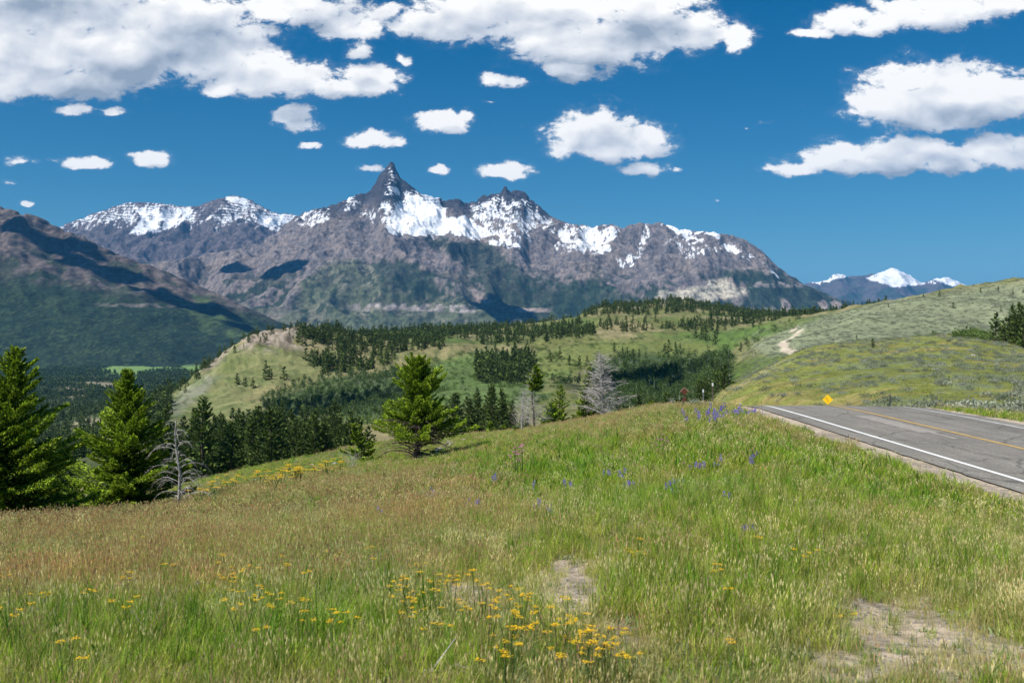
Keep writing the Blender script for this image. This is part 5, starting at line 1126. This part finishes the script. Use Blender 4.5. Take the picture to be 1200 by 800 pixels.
def sky_density_group():
    g=bpy.data.node_groups.new('cloud_cover','ShaderNodeTree')
    g.interface.new_socket('P',in_out='INPUT',socket_type='NodeSocketVector'); g.interface.new_socket('D',in_out='OUTPUT',socket_type='NodeSocketFloat'); g.interface.new_socket('E',in_out='OUTPUT',socket_type='NodeSocketFloat')
    gi=N(g,'NodeGroupInput'); go=N(g,'NodeGroupOutput'); l=g.links.new
    wn=N(g,'ShaderNodeTexNoise',ins={'Scale':.022,'Detail':4,'Roughness':.6}); l(gi.outputs[0],wn.inputs['Vector'])
    ws=N(g,'ShaderNodeVectorMath',operation='MULTIPLY_ADD'); l(wn.outputs['Color'],ws.inputs[0]); ws.inputs[1].default_value=(34,20,20); ws.inputs[2].default_value=(-17,-10,-10)
    # keep the y and z copies of the height equal
    sx=N(g,'ShaderNodeSeparateXYZ'); l(ws.outputs[0],sx.inputs[0]); cx=N(g,'ShaderNodeCombineXYZ'); l(sx.outputs[0],cx.inputs[0]); l(sx.outputs[1],cx.inputs[1]); l(sx.outputs[1],cx.inputs[2])
    ad=N(g,'ShaderNodeVectorMath',operation='ADD'); l(gi.outputs[0],ad.inputs[0]); l(cx.outputs[0],ad.inputs[1])
    acc=None
    for cx_,cy,rx,rt,rb,wt in CL:
        if wt<=0: continue
        a=N(g,'ShaderNodeVectorMath',operation='MULTIPLY_ADD'); l(ad.outputs[0],a.inputs[0])
        a.inputs[1].default_value=(1/rx,1/rb,-1/rt); a.inputs[2].default_value=(-cx_/rx,-cy/rb,cy/rt)
        mxn=N(g,'ShaderNodeVectorMath',operation='MAXIMUM'); l(a.outputs[0],mxn.inputs[0]); mxn.inputs[1].default_value=(-1000,0,0)
        ln=N(g,'ShaderNodeVectorMath',operation='LENGTH'); l(mxn.outputs[0],ln.inputs[0])
        q=N(g,'ShaderNodeMath',operation='MULTIPLY_ADD'); l(ln.outputs['Value'],q.inputs[0]); q.inputs[1].default_value=-1.35; q.inputs[2].default_value=wt*1.35-.02
        if acc is None: acc=q.outputs[0]
        else:
            m=N(g,'ShaderNodeMath',operation='SMOOTH_MAX'); m.inputs[2].default_value=.18; l(acc,m.inputs[0]); l(q.outputs[0],m.inputs[1]); acc=m.outputs[0]
    acl=N(g,'ShaderNodeMath',operation='MINIMUM'); l(acc,acl.inputs[0]); acl.inputs[1].default_value=.80
    mp=N(g,'ShaderNodeMapping'); mp.inputs['Scale'].default_value=(.8,1.25,0); l(gi.outputs[0],mp.inputs[0])
    fn=N(g,'ShaderNodeTexNoise',ins={'Scale':.034,'Detail':11,'Roughness':.66,'Distortion':.25}); l(mp.outputs[0],fn.inputs['Vector'])
    bn=N(g,'ShaderNodeTexVoronoi',ins={'Scale':.06,'Detail':3,'Roughness':.6}); bn.feature='SMOOTH_F1'; bn.inputs['Smoothness'].default_value=.5
    l(mp.outputs[0],bn.inputs['Vector'])
    b=N(g,'ShaderNodeMath',operation='MULTIPLY_ADD'); l(fn.outputs['Fac'],b.inputs[0]); b.inputs[1].default_value=1.9; b.inputs[2].default_value=-.93
    c=N(g,'ShaderNodeMath',operation='MULTIPLY_ADD'); l(bn.outputs['Distance'],c.inputs[0]); c.inputs[1].default_value=-.22; l(b.outputs[0],c.inputs[2])
    d=N(g,'ShaderNodeMath',operation='ADD'); l(acl.outputs[0],d.inputs[0]); l(c.outputs[0],d.inputs[1])
    l(d.outputs[0],go.inputs[0]); l(acl.outputs[0],go.inputs[1]); return g
CG=sky_density_group()
tc=N(nt,'ShaderNodeTexCoord'); sp=N(nt,'ShaderNodeSeparateXYZ'); L(tc.outputs['Generated'],sp.inputs[0])
ym=N(nt,'ShaderNodeMath',operation='MAXIMUM'); L(sp.outputs[1],ym.inputs[0]); ym.inputs[1].default_value=.15
dx=N(nt,'ShaderNodeMath',operation='DIVIDE'); L(sp.outputs[0],dx.inputs[0]); L(ym.outputs[0],dx.inputs[1])
dz=N(nt,'ShaderNodeMath',operation='DIVIDE'); L(sp.outputs[2],dz.inputs[0]); L(ym.outputs[0],dz.inputs[1])
ux=N(nt,'ShaderNodeMath',operation='MULTIPLY_ADD'); L(dx.outputs[0],ux.inputs[0]); ux.inputs[1].default_value=F; ux.inputs[2].default_value=CX
uy=N(nt,'ShaderNodeMath',operation='MULTIPLY_ADD'); L(dz.outputs[0],uy.inputs[0]); uy.inputs[1].default_value=-F; uy.inputs[2].default_value=H
cm=N(nt,'ShaderNodeCombineXYZ'); L(ux.outputs[0],cm.inputs[0]); L(uy.outputs[0],cm.inputs[1]); L(uy.outputs[0],cm.inputs[2])
def dens(off):
    s=N(nt,'ShaderNodeVectorMath',operation='ADD'); L(cm.outputs[0],s.inputs[0]); s.inputs[1].default_value=(off[0],off[1],off[1])
    g=N(nt,'ShaderNodeGroup'); g.node_tree=CG; L(s.outputs[0],g.inputs[0]); return g.outputs
o0=dens((0,0)); o1=dens((-6,-13)); o2=dens((-10,-34)); d0=o0[0]; d1=o1[0]; d2=o2[1]
al=N(nt,'ShaderNodeMapRange',interpolation_type='SMOOTHSTEP'); L(d0,al.inputs[0]); al.inputs[1].default_value=.0; al.inputs[2].default_value=.36
fr=N(nt,'ShaderNodeMapRange',interpolation_type='SMOOTHSTEP'); L(d0,fr.inputs[0]); fr.inputs[1].default_value=-.22; fr.inputs[2].default_value=.3; fr.inputs[4].default_value=.10
amx=N(nt,'ShaderNodeMath',operation='MAXIMUM'); L(al.outputs[0],amx.inputs[0]); L(fr.outputs[0],amx.inputs[1]); al=amx
# light: thin rims bright, thick cloud above = grey base, local relief
df=N(nt,'ShaderNodeMath',operation='SUBTRACT'); L(d0,df.inputs[0]); L(d1,df.inputs[1])
def relief(off):
    s=N(nt,'ShaderNodeVectorMath',operation='ADD'); L(cm.outputs[0],s.inputs[0]); s.inputs[1].default_value=(off[0],off[1],0)
    mp=N(nt,'ShaderNodeMapping'); mp.inputs['Scale'].default_value=(.9,1.3,0); L(s.outputs[0],mp.inputs[0])
    n=N(nt,'ShaderNodeTexNoise',ins={'Scale':.024,'Detail':6,'Roughness':.47,'Distortion':.2}); L(mp.outputs[0],n.inputs['Vector']); return n.outputs['Fac']
rf=N(nt,'ShaderNodeMath',operation='SUBTRACT'); L(relief((0,0)),rf.inputs[0]); L(relief((-6,-11)),rf.inputs[1])
rf2=N(nt,'ShaderNodeMath',operation='MULTIPLY_ADD'); L(rf.outputs[0],rf2.inputs[0]); rf2.inputs[1].default_value=.75; rf2.inputs[2].default_value=.88
def broad(off):
    s=N(nt,'ShaderNodeVectorMath',operation='ADD'); L(cm.outputs[0],s.inputs[0]); s.inputs[1].default_value=(off[0],off[1],0)
    mp=N(nt,'ShaderNodeMapping'); mp.inputs['Scale'].default_value=(.8,1.4,0); L(s.outputs[0],mp.inputs[0])
    n=N(nt,'ShaderNodeTexNoise',ins={'Scale':.0095,'Detail':2,'Roughness':.5,'Distortion':.3}); L(mp.outputs[0],n.inputs['Vector']); return n.outputs['Fac']
bf=N(nt,'ShaderNodeMath',operation='SUBTRACT'); L(broad((0,0)),bf.inputs[0]); L(broad((-14,-30)),bf.inputs[1])
bf2=N(nt,'ShaderNodeMath',operation='MULTIPLY_ADD'); L(bf.outputs[0],bf2.inputs[0]); bf2.inputs[1].default_value=1.5; L(rf2.outputs[0],bf2.inputs[2]); rf2=bf2
s1=N(nt,'ShaderNodeMath',operation='MULTIPLY_ADD'); L(df.outputs[0],s1.inputs[0]); s1.inputs[1].default_value=.10; L(rf2.outputs[0],s1.inputs[2])
ef=N(nt,'ShaderNodeMath',operation='SUBTRACT'); L(o0[1],ef.inputs[0]); L(o1[1],ef.inputs[1])
ef2=N(nt,'ShaderNodeMath',operation='MINIMUM'); L(ef.outputs[0],ef2.inputs[0]); ef2.inputs[1].default_value=.25
s1b=N(nt,'ShaderNodeMath',operation='MULTIPLY_ADD'); L(ef2.outputs[0],s1b.inputs[0]); s1b.inputs[1].default_value=.6; L(s1.outputs[0],s1b.inputs[2])
c2=N(nt,'ShaderNodeMapRange'); L(d2,c2.inputs[0]); c2.inputs[1].default_value=.1; c2.inputs[2].default_value=.8; c2.inputs[3].default_value=0; c2.inputs[4].default_value=.26
s2=N(nt,'ShaderNodeMath',operation='SUBTRACT',use_clamp=True); L(s1b.outputs[0],s2.inputs[0]); L(c2.outputs[0],s2.inputs[1])
cr=N(nt,'ShaderNodeValToRGB'); e=cr.color_ramp.elements; e[0].position=.25; e[0].color=(.24,.29,.36,1); e[1].position=.98; e[1].color=(.82,.805,.78,1); x=e.new(.6); x.color=(.50,.53,.58,1)
L(s2.outputs[0],cr.inputs[0])
cb=N(nt,'ShaderNodeBackground'); L(cr.outputs[0],cb.inputs[0]); cb.inputs[1].default_value=1.0
msk=N(nt,'ShaderNodeMapRange'); L(sp.outputs[1],msk.inputs[0]); msk.inputs[1].default_value=.3; msk.inputs[2].default_value=.5
msz=N(nt,'ShaderNodeMath',operation='GREATER_THAN'); L(sp.outputs[2],msz.inputs[0]); msz.inputs[1].default_value=0.0
mm=N(nt,'ShaderNodeMath',operation='MULTIPLY'); L(al.outputs[0],mm.inputs[0]); L(msk.outputs[0],mm.inputs[1])
mm2=N(nt,'ShaderNodeMath',operation='MULTIPLY'); L(mm.outputs[0],mm2.inputs[0]); L(msz.outputs[0],mm2.inputs[1])
ms=N(nt,'ShaderNodeMixShader'); L(mm2.outputs[0],ms.inputs[0]); L(bg.outputs[0],ms.inputs[1]); L(cb.outputs[0],ms.inputs[2]); L(ms.outputs[0],out.inputs['Surface'])
w_.cycles.sampling_method='MANUAL'; w_.cycles.sample_map_resolution=512
# haze
def haze():
    x0,x1,y0,y1,z0,z1=-46000,46000,-46000,46000,-420,2150
    v=np.array([(x,y,z) for z in (z0,z1) for y in (y0,y1) for x in (x0,x1)],float)
    f=np.array([(0,2,3,1),(4,5,7,6),(0,1,5,4),(2,6,7,3),(0,4,6,2),(1,3,7,5)])
    m,nt=new_mat('clear_mountain_air'); out=N(nt,'ShaderNodeOutputMaterial'); p=N(nt,'ShaderNodeVolumePrincipled'); p.inputs['Color'].default_value=(.12,.48,1,1); p.inputs['Density'].default_value=HAZE; p.inputs['Anisotropy'].default_value=.0
    nt.links.new(p.outputs[0],out.inputs['Volume'])
    link('haze',np_mesh('haze',v,f,[m]),kind='stuff')
HAZE=2.5e-5
haze()
vs=scene.view_settings; vs.view_transform='Standard'; vs.look='None'; vs.exposure=.5; vs.gamma=1; vs.use_curve_mapping=False
cy=scene.cycles; cy.use_denoising=True; cy.max_bounces=5; cy.diffuse_bounces=3; cy.glossy_bounces=1; cy.transmission_bounces=3; cy.transparent_max_bounces=8; cy.volume_bounces=0
cy.use_adaptive_sampling=True; cy.adaptive_threshold=.01; cy.sample_clamp_indirect=4
